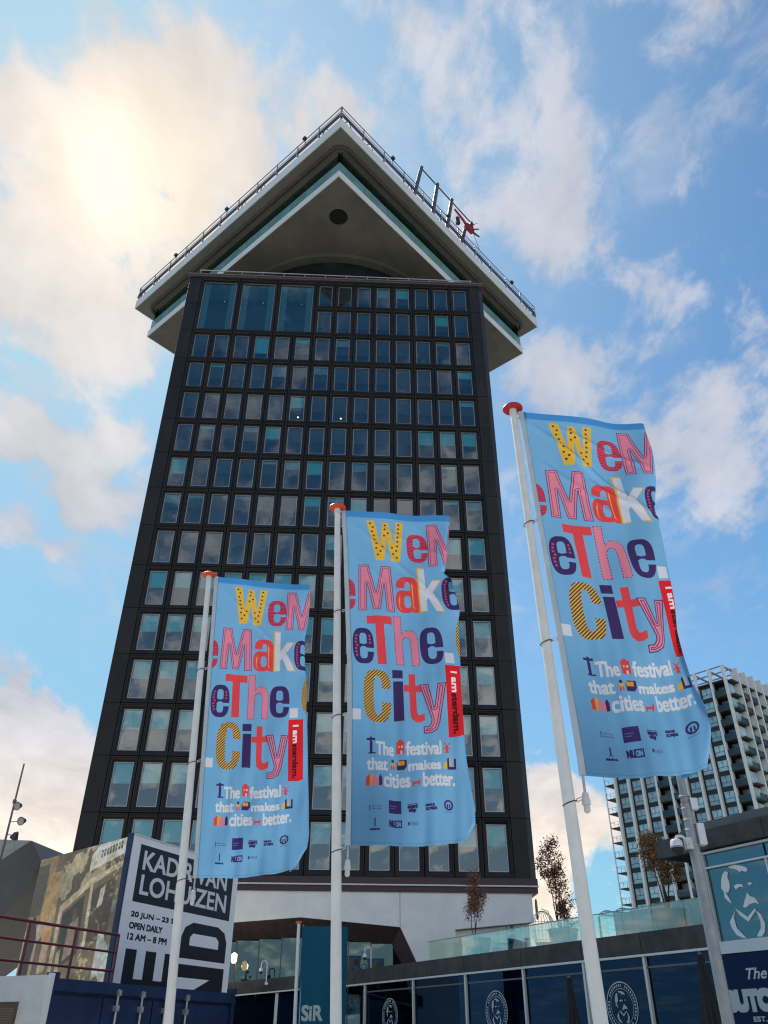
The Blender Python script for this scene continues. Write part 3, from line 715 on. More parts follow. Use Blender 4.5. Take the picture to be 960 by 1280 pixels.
# ================================================================== FLAG ART
SKYB = (.42, .66, .84); YEL = (.86, .68, .20); PUR = (.20, .14, .36); RED = (.86, .24, .27); PNK = (.86, .49, .60); WHT = (.80, .82, .88); MAG = (.80, .25, .36)
FW_, FHI = 560, 1664
art = Art(FW_, FHI, SKYB)
art.rect((0, 0, 1, .022), (.22, .52, .80))
def fx_dots(col, r, sp_, inner=3):
    def f(s, m, ox, oy):
        H_, W_ = m.shape; Y, X = np.mgrid[0:H_, 0:W_]; rowi = (Y // sp_)
        d = ((X + (rowi % 2) * sp_ // 2) % sp_ - sp_ / 2) ** 2 + (Y % sp_ - sp_ / 2) ** 2 < r * r
        s.put(d & ero(m, inner), ox, oy, col)
    return f
def fx_spine(col, r, sp_, depth):
    """dots that follow the middle of the strokes"""
    def f(s, m, ox, oy):
        core = ero(m, depth); H_, W_ = m.shape; taken = []
        ys, xs = np.nonzero(core); o_ = np.zeros_like(m)
        for y, x in sorted(zip(ys.tolist(), xs.tolist()), key=lambda t: (t[0] // 3, t[1])):
            if all((y - a) ** 2 + (x - b) ** 2 > sp_ * sp_ for a, b in taken[-400:]):
                taken.append((y, x))
        Y, X = np.mgrid[0:H_, 0:W_]
        for a, b in taken: o_ |= (X - b) ** 2 + (Y - a) ** 2 < r * r
        s.put(o_ & m, ox, oy, col)
    return f
def fx_stripe(col, p, wd, diag=0.):
    def f(s, m, ox, oy):
        Y, X = np.mgrid[0:m.shape[0], 0:m.shape[1]]; s.put(m & (((Y + diag * X) % p) < wd), ox, oy, col)
    return f
def fx_outline(col, k, inl=0):
    def f(s, m, ox, oy):
        s.put(m & ~ero(m, k), ox, oy, col)
        if inl: s.put(ero(m, inl) & ~ero(m, inl + k * .8), ox, oy, col)
    return f
def fx_dash(col, k):
    def f(s, m, ox, oy):
        Y, X = np.mgrid[0:m.shape[0], 0:m.shape[1]]; s.put(m & ~ero(m, k) & (((X + Y) % 14) < 8), ox, oy, col)
    return f
def fx_many(*fs):
    def f(*a):
        for q in fs: q(*a)
    return f
def lshift(b, d=-.02): return (b[0] + d, b[1], b[2] + d, b[3])
STR = (.62, .13, .30)
art.glyph('W', (.195, .033, .545, .176), YEL, fx_spine(PUR, 5.5, 26, 16))
art.glyph('e', (.555, .072, .748, .175), RED, fx_stripe((.50, .14, .34), 9, 4))
art.glyph('M', (.742, .036, 1.09, .190), PNK, fx_outline(PUR, 3, 10))
art.glyph('e', (-.10, .245, .065, .348), RED, fx_stripe((.50, .14, .34), 9, 4))
art.glyph('M', (.085, .196, .408, .348), PNK, fx_outline(PUR, 3, 10))
art.glyph('a', (.420, .228, .650, .348), RED)
art.poly([(.566, .245), (.580, .262), (.580, .325), (.592, .340), (.575, .330), (.570, .262)], YEL); art.poly([(.448, .305), (.462, .290), (.456, .330), (.475, .342), (.452, .332)], YEL)
art.glyph('k', (.625, .194, .852, .348), YEL); art.glyph('k', (.640, .199, .836, .344), WHT)
art.glyph('e', (.835, .229, 1.03, .342), PUR, fx_spine(MAG, 5.5, 17, 15))
art.glyph('e', (.022, .405, .203, .515), PUR, fx_spine(MAG, 5.5, 17, 15))
art.glyph('T', (.152, .365, .372, .514), RED)
art.glyph('h', (.384, .361, .588, .516), PNK, fx_dash(PUR, 3))
art.glyph('e', (.600, .400, .796, .513), PUR)
art.rect((.800, .480, .880, .513), WHT)
art.rect((-.002, .648, .078, .678), WHT)
art.glyph('C', (.101, .531, .333, .683), YEL, fx_stripe((.22, .16, .28), 15, 7, 1.0))
art.poly([(1.0, .365), (.955, .375), (.925, .41), (.915, .45), (.93, .49), (1.0, .503)], YEL)
_m = np.zeros((FHI, FW_), bool); Y_, X_ = np.mgrid[0:FHI, 0:FW_]
_m = (Y_ > .362 * FHI) & (Y_ < .505 * FHI) & (X_ > .905 * FW_) & (np.abs(art.a - np.array(YEL)).sum(2) < .01) & (((Y_ + X_) % 15) < 7); art.a[_m] = (.22, .16, .28)
art.rect((.345, .532, .432, .556), PUR); art.rect((.350, .565, .432, .677), PUR)
art.glyph('t', (.436, .540, .600, .683), RED)
art.glyph('y', (.570, .572, .790, .714), PNK, fx_outline(PUR, 4, 11))
art.rect((.790, .520, .935, .727), (.86, .10, .13))
art.text('I am', (.835, .538, .890, .600), (.92, .9, .92), 1.5, rot=90)
art.text('sterdam.', (.832, .603, .884, .718), (.28, .05, .09), 1.2, rot=90)
for t, b in (('The', (.199, .736, .345, .773)), ('festival', (.439, .735, .723, .773)), ('that', (.126, .780, .293, .813)), ('makes', (.455, .787, .712, .813)), ('cities', (.259, .819, .468, .855)), ('better.', (.563, .818, .823, .856))):
    art.text(t, b, (.83, .84, .88), 1.6)
# small pictograms between the words
art.rect((.150, .738, .172, .766), PUR); art.rect((.125, .728, .192, .734), PUR); art.rect((.140, .766, .197, .770), PUR); art.rect((.150, .724, .168, .738), PUR)
art.rect((.364, .733, .426, .766), RED); art.rect((.380, .728, .410, .735), RED); art.rect((.378, .744, .392, .750), YEL); art.rect((.402, .744, .416, .750), WHT); art.rect((.396, .757, .410, .766), WHT)
art.poly([(.752, .770), (.782, .770), (.776, .752), (.758, .752)], RED)
for a, b in (((.738, .741), (.794, .760)), ((.794, .741), (.738, .760))):
    art.poly([a, (a[0] + .012, a[1]), (b[0] + .004, b[1]), (b[0] - .008, b[1])], RED)
art.disc(.333, .786, .011, .004, PUR); art.rect((.318, .790, .348, .800), YEL); art.rect((.318, .798, .330, .808), RED); art.rect((.337, .798, .348, .808), RED)
art.poly([(.366, .808), (.366, .790), (.385, .782), (.442, .783), (.442, .800), (.425, .808)], PUR); art.rect((.374, .785, .425, .796), (.9, .6, .15)); art.rect((.398, .785, .402, .796), RED)
art.poly([(.730, .812), (.736, .796), (.765, .792), (.765, .812)], YEL); art.poly([(.765, .812), (.765, .785), (.780, .782), (.780, .806), (.822, .806), (.822, .785), (.838, .785), (.838, .813), (.765, .813)], PUR); art.rect((.788, .784, .800, .804), YEL)
art.poly([(.120, .853), (.120, .832), (.143, .824), (.168, .832), (.168, .853)], RED); art.poly([(.150, .853), (.150, .830), (.168, .821), (.190, .830), (.190, .853)], YEL)
art.poly([(.168, .853), (.168, .834), (.195, .826), (.222, .834), (.222, .853)], PNK); art.poly([(.222, .853), (.222, .830), (.232, .823), (.246, .832), (.246, .850)], PUR)
art.poly([(.481, .838), (.492, .842), (.525, .842), (.536, .836), (.543, .840), (.535, .854), (.528, .854), (.525, .848), (.497, .848), (.492, .854), (.484, .854)], RED)
# sponsor marks
art.rect((.294, .889, .391, .922), (.20, .15, .40)); art.rect((.305, .902, .355, .904), (.42, .40, .62)); art.rect((.305, .908, .345, .910), (.42, .40, .62))
art.rect((.147, .900, .152, .914), PUR); art.text('Gemeente', (.163, .902, .235, .906), PUR); art.text('Amsterdam', (.163, .908, .238, .912), PUR)
art.text('smart', (.440, .900, .517, .909), PUR, 1.5); art.text('city', (.447, .909, .505, .920), PUR, 1.5); art.rect((.440, .897, .517, .899), PUR)
art.text('PAKHUIS', (.578, .900, .645, .906), PUR, .5); art.text('DE ZWIJGER', (.578, .908, .665, .917), PUR, 1)
art.disc(.760, .905, .040, .0135, PUR); art.disc(.760, .905, .026, .009, SKYB); art.rect((.745, .902, .755, .912), PUR); art.rect((.765, .902, .775, .912), PUR); art.text('amsterdam', (.727, .921, .795, .924), PUR)
art.poly([(.170, .955), (.188, .952), (.205, .956), (.188, .949)], PUR); art.rect((.184, .934, .192, .950), PUR); art.text('Rabobank', (.153, .958, .226, .963), PUR, .5)
art.text('NU', (.295, .939, .345, .956), PUR, 1.5); art.rect((.340, .938, .392, .957), PUR); art.text('ON', (.346, .941, .386, .954), SKYB, 1)
art.poly([(.440, .942), (.452, .942), (.452, .949), (.446, .951), (.440, .949)], PUR); art.text('PROVINCIE', (.457, .943, .520, .950), PUR)
art.a = art.a * .90 + .05
for x_ in (3, 6): art.a[:, x_] *= .8
art.a[-12:-10] *= .85; art.a[38:40] *= .85; art.a[:, -10:-8] *= .85
print_mat('banner_print', art, .7, .55, bump=.25)

# ================================================================== FLAGPOLES AND BANNERS
def interp(z, tab): return float(np.interp(z, [t[0] for t in sorted(tab)], [t[1] for t in sorted(tab)]))
def make_banner(P, ang, ztop, hoist, fly, bottom, ph, label, crease=0.):
    t = math.radians(ang); U = Vector((math.cos(t), math.sin(t), 0)); Nn = Vector((-math.sin(t), math.cos(t), 0))
    root = bpy.data.objects.new('banner', None)
    NU, NV = 90, 220; W_ = 1.77; verts = []; uvs = []
    zb_max = min(b[1] for b in bottom)
    for j in range(NV + 1):
        v = j / NV
        zc = ztop - v * (ztop - 2.16)
        sh = interp(zc, hoist); sr = interp(max(zc, 2.2), fly)
        e_on = max(0., 1 - (sr - sh) / W_)
        uc = min(.985, (sr - .05 - sh) / W_)
        s = sh; nd = 0.; last = 0.
        path = []
        for i in range(NU + 1):
            NA = 78; u = uc * i / NA if i <= NA else uc + (1 - uc) * (i - NA) / (NU - NA)
            if i <= NA: s = sh + u * W_; nd = 0
            else:
                du = (u - last) * W_
                th = min(2.5, (u - uc) * W_ / .07)
                s += math.cos(th) * du; nd += math.sin(th) * du
            last = u
            sclamp = s
            ztop_u = ztop - .05 * u * u * .5
            zbot = interp(s, bottom)
            z = ztop_u + (zbot - ztop_u) * v
            # cloth relief
            k = u ** 1.2
            r = .060 * k * math.sin(2 * PI * ((1.3 + .25 * math.sin(ph * 3)) * u + (.9 + .5 * math.cos(ph)) * v) + ph) + .022 * math.sin(2 * PI * (2.6 * u - 1.7 * v) + 1.7 * ph) * (.3 + v) \
                + .016 * math.sin(2 * PI * (4.5 * u + 1.1 * math.sin(3 * v + ph)) + 2 * ph) * v + .012 * math.sin(2 * PI * (5 * v + 2 * u) + ph) * k \
                + .010 * math.sin(2 * PI * (9 * u + .8 * v) + ph) * v * v
            low_ = max(0., v - .86) / .14
            r += .05 * low_ * math.sin(2 * PI * (1.1 * u + 2.2 * v) + ph)
            if crease:
                for (u0, v0, u1, v1, a_) in ((.02, .03, .80, .30, 1.), (.05, .16, .6, .33, .45), (.1, .02, .5, .30, .4), (.3, .05, .95, .17, .5), (.45, .22, 1.0, .36, .7)):
                    dx, dy = (u1 - u0), (v1 - v0) * 3; l_ = math.hypot(dx, dy); px_, py_ = u - u0, (v - v0) * 3
                    tt = (px_ * dx + py_ * dy) / l_ / l_; dd_ = (px_ * dy - py_ * dx) / l_
                    if -.05 < tt < 1.1: r += -.040 * crease * a_ * math.exp(-(dd_ / .022) ** 2) * min(1, max(0, tt * 6 + .3)) * min(1, max(0., (1.1 - tt) * 4))
            q = Vector((P[0], P[1], 0)) + U * s + Nn * (nd + r * min(1, u * 4 + .05)) + Vector((0, 0, z + E)); verts.append(q); uvs.append((u, 1 - v))
    org = Vector((P[0], P[1], E + 2.1)); bm_v = [tuple(q - org) for q in verts]
    fs = [(j * (NU + 1) + i, (j + 1) * (NU + 1) + i, (j + 1) * (NU + 1) + i + 1, j * (NU + 1) + i + 1) for j in range(NV) for i in range(NU)]
    me = bpy.data.meshes.new('banner'); me.from_pydata(bm_v, [], fs); me.materials.append(MATS['banner_print'])
    ul = me.uv_layers.new(name='UVMap'); li = np.zeros(len(me.loops), np.int32); me.loops.foreach_get('vertex_index', li)
    ul.data.foreach_set('uv', np.array(uvs, np.float32)[li].ravel()); me.polygons.foreach_set('use_smooth', [True] * len(me.polygons)); me.update()
    bpy.data.objects.remove(root)
    o = inst('banner', me, None, tuple(org)); tag(o, label, 'banner', 'printed festival banners on the flagpoles')
    # white sleeve along the hoist
    sl_ = MB(); prev = None
    for j in range(0, NV + 1, 10):
        q = verts[j * (NU + 1)] - org; a_ = q - U * .055
        row = [tuple(a_ + Nn * .012), tuple(a_ - Nn * .012), tuple(q + U * .012 - Nn * .012), tuple(q + U * .012 + Nn * .012)]
        b_ = len(sl_.v); sl_.v += row
        if prev is not None:
            for k in range(4): sl_.f.append((prev + k, prev + (k + 1) % 4, b_ + (k + 1) % 4, b_ + k)); sl_.m.append(0)
        prev = b_
    sl_.build('sleeve', 'sleeve_white', o)
    return [Vector(verts[j * (NU + 1)]) for j in range(NV + 1)]
def make_pole(base, top, hoistpts, label, capm='cap_red', ztop=7.4):
    t = thing('flagpole', label, 'flagpole', (base[0], base[1], 0), 0, 'white flagpoles in a row')
    b = Vector((base[0], base[1], 0)); T_ = Vector((top[0], top[1], ztop + E)); d = (T_ - b)
    MB().tube((0, 0, 0), tuple(d * .55), .074, .062, 24).tube(tuple(d * .549), tuple(d), .0605, .045, 24).build('pole', 'pole_white', t, smooth=True)
    MB().lathe([(.10, 0), (.10, .012), (.085, .02)], n=20).build('base_flange', 'galvanised', t)
    MB().lathe([(.052, -.10), (.052, .0)], n=20).build('pole_collar', 'clip_white', t, tuple(d), smooth=True)
    MB().lathe([(.02, -.01), (.115, -.005), (.140, .012), (.135, .03), (.10, .055), (.05, .072), (.01, .078)], n=28).build('cap', capm, t, tuple(d), smooth=True)
    def at(z): return b + d * ((z + E) / (ztop + E))
    # swivel hook at the top
    h0 = hoistpts[0]; MB().tube(tuple(at(ztop - .06) - b), tuple(h0 - b + Vector((-.03, 0, -.02))), .012, n=6).tube(tuple(at(ztop - .16) - b), tuple(h0 - b + Vector((-.03, 0, -.12))), .008, n=6).build('swivel_arm', 'galvanised', t)
    for z in (5.50, 3.86, 2.06):
        p = at(z); hp = min(hoistpts, key=lambda q: abs(q.z - E - z - .03)); r = .068
        ring = [(p + Vector((math.cos(a) * r, math.sin(a) * r, .02 * math.cos(a) * 1.2))) for a in np.linspace(0, 2 * PI, 17)]
        end = Vector((hp.x, hp.y, z + .06 + E)) + Vector((-.05, 0, 0))
        mid = p + (end - p) * .55
        mb = MB().path([tuple(q - b) for q in ring], .006, 5).tube(tuple(p + Vector((r, 0, .02)) - b), tuple(mid - b), .006, n=5)
        so_ = mb.build('strap', 'cord_black', t)
        mb = MB()
        u_ = (end - mid); s_ = Vector((0, 0, .014))
        mb.tube(tuple(mid + s_ - b), tuple(end + s_ - b), .006, n=5).tube(tuple(mid - s_ - b), tuple(end - s_ - b), .006, n=5).tube(tuple(end + s_ - b), tuple(end - s_ - b), .006, n=5).tube(tuple(mid + s_ - b), tuple(mid - s_ - b), .006, n=5)
        mb.build('carabiner', 'clip_white', t)
    hb = hoistpts[-1] + Vector((-.02, 0, 0)) - b
    MB().tube(tuple(hb), tuple(hb + Vector((0, 0, -.17))), .014, n=6).build('shackle', 'galvanised', t)
    c = hb + Vector((0, 0, -.17))
    MB().lathe([(.016, 0), (.03, -.01), (.036, -.03), (.036, -.07), (.044, -.075), (.044, -.13), (.032, -.135), (.034, -.19), (.02, -.21)], tuple(c), 16).build('counterweight', 'clip_white', t, smooth=True)
    return t
hM = [(2.15, .228), (2.82, .220), (3.82, .204), (4.57, .184), (5.6, .119), (6.75, .053), (7.4, 0.)]
hR = [(2.34, .21), (4.11, .14), (5.55, .07), (7.34, 0.)]; hL = [(2.12, .30), (4.61, .15), (7.38, 0.)]
fM = [(7.4, 1.77), (7.16, 1.74), (6.8, 1.70), (6.37, 1.65), (6.3, 1.62), (6.19, 1.74), (5.63, 1.86), (5.48, 1.83), (4.77, 1.83), (3.61, 1.83), (3.23, 1.85), (2.82, 1.89), (2.56, 1.93), (2.34, 1.93), (2.2, 1.84)]
fR = [(7.34, 1.77), (6.81, 1.79), (6.27, 1.77), (5.75, 1.67), (4.99, 1.71), (4.68, 1.71), (4.32, 1.70), (3.95, 1.67), (3.53, 1.68), (3.19, 1.69), (2.9, 1.76), (2.58, 1.75), (2.2, 1.65)]
fL = [(7.4, 1.80), (7.26, 1.82), (6.61, 1.77), (6.28, 1.73), (5.72, 1.77), (5.33, 1.83), (4.87, 1.84), (4.65, 1.87), (3.69, 1.94), (2.63, 2.02), (2.38, 1.99), (2.2, 1.85)]
bM = [(0., 2.15), (.26, 2.14), (.60, 2.14), (.93, 2.14), (1.37, 2.17), (1.75, 2.22), (1.87, 2.30)]
bR = [(0., 2.36), (.22, 2.35), (.66, 2.33), (1.11, 2.37), (1.5, 2.45), (1.75, 2.56)]
bL = [(0., 2.10), (.29, 2.10), (1.08, 2.14), (1.5, 2.20), (1.77, 2.28), (1.99, 2.42)]
pr = make_banner((1.927, 8.55), 8.0, 7.345, hR, fR, bR, .6, 'nearest and largest light blue festival banner, with a diagonal crease from its top corner', 1.)
pm_ = make_banner((-.656, 11.15), 5.0, 7.40, hM, fM, bM, 2.3, 'light blue festival banner on the middle pole, in front of the tower windows', .45)
pl = make_banner((-3.179, 13.47), 10.7, 7.40, hL, fL, bL, 4.0, 'smallest light blue festival banner, on the leftmost tall pole above the poster board', .3)
make_pole((2.022, 8.55), (1.80, 8.57), pr, 'nearest tall white flagpole with red cap, right of the dark tower')
make_pole((-.475, 11.17), (-.775, 11.10), pm_, 'tall white flagpole with red cap standing in front of the middle of the tower', 'cap_bright')
make_pole((-2.95, 13.52), (-3.335, 13.44), pl, 'tall white flagpole with red cap in front of the black and white poster board', 'cap_bright')

# ================================================================== TEAL HOTEL BANNER
hp = thing('flagpole', 'short slim white flagpole with an orange tip beside the dark teal banner', 'flagpole', (-3.60, 39.9, 0))
MB().tube((0, 0, 0), (-.10, 0, 4.36 + E), .085, .07, 16).build('pole', 'pole_white', hp, smooth=True)
MB().lathe([(.13, 0), (.15, .03), (.13, .08), (.02, .1)], n=16).build('cap', 'cap_orange', hp, (-.10, 0, 4.36 + E), smooth=True)
MB().tube((.16, 0, .8), (.12, 0, 4.3 + E), .02, n=6).build('halyard', 'clip_white', hp)
sa = Art(256, 640, (.03, .36, .46))
sa.text('SiR', (.07, .585, .52, .70), (.78, .82, .80), 3); sa.text('HOTELS', (.10, .73, .50, .75), (.70, .76, .76), 0)
sa.a *= (1 + .10 * np.sin(np.arange(256) / 256 * 6.0))[None, :, None] * 0 + 1
print_mat('teal_print', sa, .7, .25, bump=.1)
me = bpy.data.meshes.new('banner'); vs = []; uvs = []; nu, nv = 24, 30
for j in range(nv + 1):
    for i in range(nu + 1):
        u, v = i / nu, j / nv; vs.append((.10 + 2.0 * u, .10 * math.sin(u * 7 + v * 2) * (.3 + u) + .1 * u, -5.1 * v)); uvs.append((u, 1 - v))
me.from_pydata(vs, [], [(j * (nu + 1) + i, (j + 1) * (nu + 1) + i, (j + 1) * (nu + 1) + i + 1, j * (nu + 1) + i + 1) for j in range(nv) for i in range(nu)])
ul = me.uv_layers.new(name='UVMap')
for l_ in me.loops: ul.data[l_.index].uv = uvs[l_.vertex_index]
me.polygons.foreach_set('use_smooth', [True] * len(me.polygons)); me.materials.append(MATS['teal_print'])
tag(inst('banner', me, None, (-3.62, 39.85, 4.25 + E)), 'dark teal banner reading SiR on the short pole in front of the entrance', 'banner')

# ================================================================== CONTAINER, RAILING, POSTERS
cont = thing('shipping_container', 'blue shipping container with locking bars and a white cladded end, at bottom left', 'container', (-5.94, 16.7, 0), 66)
CH = .93 + E
cb = MB().box(.09, .10, .15, 5.97, 2.34, CH - .08); cb.build('body', 'container_blue', cont)
B(.11, .06, .2, 1.50, .0985, CH - .26).build('side_panel', 'container_blue', cont); B(4.58, .06, .2, 5.94, .0985, CH - .26).build('side_panel', 'container_blue', cont)
for (x0, x1) in ((1.52, 3.02), (3.06, 4.56)):
    dr_ = B(x0, .05, .2, x1, .098, CH - .26).build('door', 'container_blue', cont)
    for dx in (.35, 1.1):
        MB().tube((x0 + dx, .0, .15), (x0 + dx, .0, CH - .10), .022, n=8).build('locking_bar', 'galvanised', dr_)
        for z in (.5, 1.3, CH - .42, CH - .16): B(x0 + dx - .05, -.035, z - .05, x0 + dx + .05, .05, z + .05).build('bar_bracket', 'galvanised', dr_)
        B(x0 + dx - .03, -.05, 1.40, x0 + dx + .3, -.02, 1.44).build('bar_handle', 'galvanised', dr_)
B(.0, .0, CH - .20, 6.06, .099, CH).build('top_rail', 'container_blue', cont)
B(.0, .1, CH - .078, 6.06, 2.44, CH - .01).build('roof', 'container_blue', cont)
B(0, .0, .0, 6.06, .0995, .15).build('bottom_rail', 'container_blue', cont)
for x in (0, 5.95): B(x, .005, .151, x + .11, .12, CH - .201).build('corner_post', 'container_blue', cont)
for x in (-.01, 5.91): B(x, -.02, CH - .03, x + .17, .15, CH + .09).build('corner_casting', 'container_blue', cont)
B(-.08, .0, .0, -.005, 2.6, CH + .04).build('end_panel', 'container_white', cont)
B(-.11, -.06, .0, -.005, -.002, CH + .07).build('edge_trim', 'white_frame', cont)
ea = Art(160, 320, (.36, .30, .24))
for k in range(14): ea.rect((.12, .05 + .022 * k, .9, .062 + .022 * k), (.46, .40, .33))
ea.text('W', (.1, .55, .5, .66), (.85, .85, .83), 3); ea.rect((.12, .60, .45, .68), (.8, .8, .78))
print_mat('notice_print', ea, .5)
bo = board('notice_board', 'notice_print', cont, -.43, .35, .43, 2.16); bo.location = (-.115, .98, 0); bo.rotation_euler = (0, 0, -PI / 2)

rl = thing('guard_railing', 'dark red steel guard railing on top of the blue container', 'railing', (-5.94, 16.7, CH), 66)
for k, x in enumerate((-1.6, -.2, 1.2, 2.58, 4.0)):
    MB().tube((x, 2.04, -.02), (x, 2.04, 1.12), .032, n=10).build('post', 'railing_red', rl, smooth=True)
for z in (1.12, .76, .38, .06): MB().tube((-3.5, 2.04, z), (4.0, 2.04, z), .026 if z < 1 else .032, n=10).build('rail', 'railing_red', rl, smooth=True)
sc_ = thing('site_cabin', 'white site cabin at the far left end of the blue container, carrying the railing on', 'cabin', (-5.94, 16.7, 0), 66)
B(-4.2, 1.95, 0, -.12, 4.4, CH - .03).build('body', 'container_white', sc_)
B(-4.25, 1.90, CH - .028, -.11, 4.45, CH - .005).build('roof', 'white_frame', sc_)
B(-3.0, 1.93, .15, -2.1, 1.948, 2.15).build('door', 'metal_dim', sc_)

wa = Art(900, 1100, (.92, .92, .93)); DK = (.115, .105, .125)
W0, W1, Z1, Z0 = 0., 4.92, 4.37, -.40
def wb(x0, z1, x1, z0): return ((x0 - W0) / (W1 - W0), (Z1 - z1) / (Z1 - Z0), (x1 - W0) / (W1 - W0), (Z1 - z0) / (Z1 - Z0))
wa.rect(wb(.31, 4.20, 4.66, 2.87), DK); PW = (.85, .85, .87)
wa.text('KADIR VAN', wb(.50, 4.08, 4.36, 3.62), PW, 3); wa.text('LOHUIZEN', wb(.52, 3.52, 4.42, 3.05), PW, 3)
wa.text('20 JUN \u2013 23 SEP', wb(.34, 2.66, 2.42, 2.50), DK, 2); wa.text('OPEN DAILY', wb(.34, 2.42, 1.66, 2.27), DK, 2); wa.text('12 AM \u2013 8 PM', wb(.34, 2.18, 1.90, 2.03), DK, 2)
# huge letters turned on their side: E (left column) and N D (right column)
wa.rect(wb(.36, 1.22, 2.32, .80), DK)
for x in (.36, 1.13, 1.90): wa.rect(wb(x, 1.84, x + .42, 1.0), DK)
wa.rect(wb(2.50, 2.12, 4.64, 1.80), DK)
wa.poly([((x - W0) / (W1 - W0), (Z1 - z) / (Z1 - Z0)) for x, z in ((2.50, 1.9), (2.50, 2.30), (2.62, 2.52), (2.95, 2.66), (4.15, 2.66), (4.50, 2.54), (4.64, 2.30), (4.64, 1.9))], DK)
wa.poly([((x - W0) / (W1 - W0), (Z1 - z) / (Z1 - Z0)) for x, z in ((2.88, 2.11), (2.88, 2.30), (3.0, 2.40), (4.1, 2.40), (4.25, 2.30), (4.25, 2.11))], (.92, .92, .93))
wa.rect(wb(2.50, 1.66, 4.64, 1.36), DK)
wa.poly([((x - W0) / (W1 - W0), (Z1 - z) / (Z1 - Z0)) for x, z in ((4.64, 1.40), (4.10, 1.40), (2.50, .80), (2.50, .50), (3.0, .50), (4.64, 1.12))], DK)
wa.rect(wb(2.50, .60, 4.64, .30), DK)
print_mat('poster_print', wa, .45)
pb = thing('poster_board', 'tall white poster board with black lettering, the right-hand face of the exhibition corner', 'poster board', (-6.32, 21.6, 0), 66)
o = board('poster_sheet', 'poster_print', pb, 0, E - .40, 4.92, 4.37 + E, 0, .05)
B(0, .055, 0, 4.92, .16, 4.35 + E).build('backing_frame', 'container_blue', pb)
B(-.055, .02, 0, -.004, .16, 4.41 + E).build('edge_post', 'container_blue', pb)
B(0, -.03, 4.372 + E, 4.92, .16, 4.40 + E).build('top_trim', 'white_frame', pb)

# mural: a brown-toned photograph of a street with a bus
ma = Art(720, 520, (.36, .30, .22)); rs = np.random.RandomState(4)
def fbm(h, w, oct_=5, base=4):
    out_ = np.zeros((h, w))
    for k in range(oct_):
        n_ = base * 2 ** k; g_ = rs.rand(n_ + 2, n_ + 2); yy = np.linspace(0, n_, h); xx = np.linspace(0, n_, w); yi = yy.astype(int); xi = xx.astype(int); fy = (yy - yi)[:, None]; fx_ = (xx - xi)[None]
        fy = fy * fy * (3 - 2 * fy); fx_ = fx_ * fx_ * (3 - 2 * fx_)
        a_ = g_[yi][:, xi] * (1 - fx_) + g_[yi][:, xi + 1] * fx_; b_ = g_[yi + 1][:, xi] * (1 - fx_) + g_[yi + 1][:, xi + 1] * fx_
        out_ += (a_ * (1 - fy) + b_ * fy) / 2 ** k
    return out_ / 2
f1 = fbm(520, 720); f2 = fbm(520, 720, 5, 8)
BR = (.36, .31, .23)
ma.rect((0, 0, .22, .45), (.46, .38, .24)); ma.rect((0, .05, .14, .4), (.24, .20, .17)); ma.rect((.16, .12, .32, .55), (.62, .50, .32))
ma.rect((.32, 0, .62, .30), (.30, .24, .19))
m_ = (f2 > .52) & (np.mgrid[0:520, 0:720][0] < 170) & (np.mgrid[0:520, 0:720][1] > 220); ma.a[m_] = (.60, .56, .46)
ma.poly([(0, .50), (.32, .42), (.32, 1), (0, 1)], (.56, .50, .43)); ma.poly([(.0, .82), (.4, .75), (.4, 1), (0, 1)], (.34, .28, .20))
ma.poly([(.36, .36), (.66, .22), (.96, .16), (1, .2), (1, 1), (.45, 1), (.36, .9)], (.40, .34, .26))       # bus body
ma.poly([(.36, .36), (.66, .22), (.98, .14), (.98, .18), (.68, .26), (.40, .40), (.40, .80), (.36, .80)], (.72, .67, .57))
ma.poly([(.41, .42), (.62, .32), (.65, .68), (.43, .78)], (.19, .16, .13)); ma.poly([(.69, .30), (.92, .24), (.92, .62), (.71, .62)], (.24, .20, .16))
ma.poly([(.66, .24), (.69, .23), (.72, .64), (.69, .66)], (.74, .70, .60)); ma.poly([(.50, .50), (.60, .45), (.62, .66), (.50, .72)], (.58, .50, .44)); ma.disc(.55, .44, .025, .045, (.40, .28, .20))
ma.poly([(.62, .06), (.70, .0), (.98, .0), (.98, .10), (.62, .17)], (.82, .81, .77))
for k in range(8): ma.rect((.72 + .028 * k, .045 - .004 * k, .738 + .028 * k, .092 - .004 * k), (.20, .18, .16)); ma.rect((.725 + .028 * k, .06 - .004 * k, .733 + .028 * k, .07 - .004 * k), (.8, .79, .75))
ma.poly([(.78, .30), (.83, .28), (.82, .40), (.77, .42)], (.72, .70, .64)); ma.poly([(.42, .66), (.46, .64), (.50, .92), (.56, .98), (.54, 1), (.47, .96)], (.66, .65, .50))
ma.poly([(.03, .50), (.07, .44), (.12, .46), (.15, .55), (.13, .72), (.14, .98), (.09, .98), (.08, .78), (.05, .98), (.0, .98), (.02, .70)], (.14, .10, .09)); ma.disc(.085, .44, .025, .04, (.13, .09, .08))
ma.poly([(.17, .58), (.21, .54), (.24, .60), (.24, .9), (.17, .9)], (.30, .24, .20)); ma.poly([(.24, .50), (.30, .49), (.30, .58), (.24, .6)], (.68, .42, .25))
m_ = (f2 > .5) & (np.mgrid[0:520, 0:720][1] > 620) & (np.mgrid[0:520, 0:720][0] > 200); ma.a[m_] = (.44, .50, .50)
m_ = (f1 > .56) & (np.mgrid[0:520, 0:720][1] > 600) & (np.mgrid[0:520, 0:720][0] > 260); ma.a[m_] = (.66, .70, .72)
ma.rect((.965, 0, 1, .28), (.30, .26, .12)); ma.rect((.98, .28, 1, 1), (.10, .11, .09))
f3 = fbm(520, 720, 6, 12); f4 = fbm(520, 720, 6, 12); f5 = fbm(520, 720, 4, 40)
yy_, xx_ = np.mgrid[0:520, 0:720]
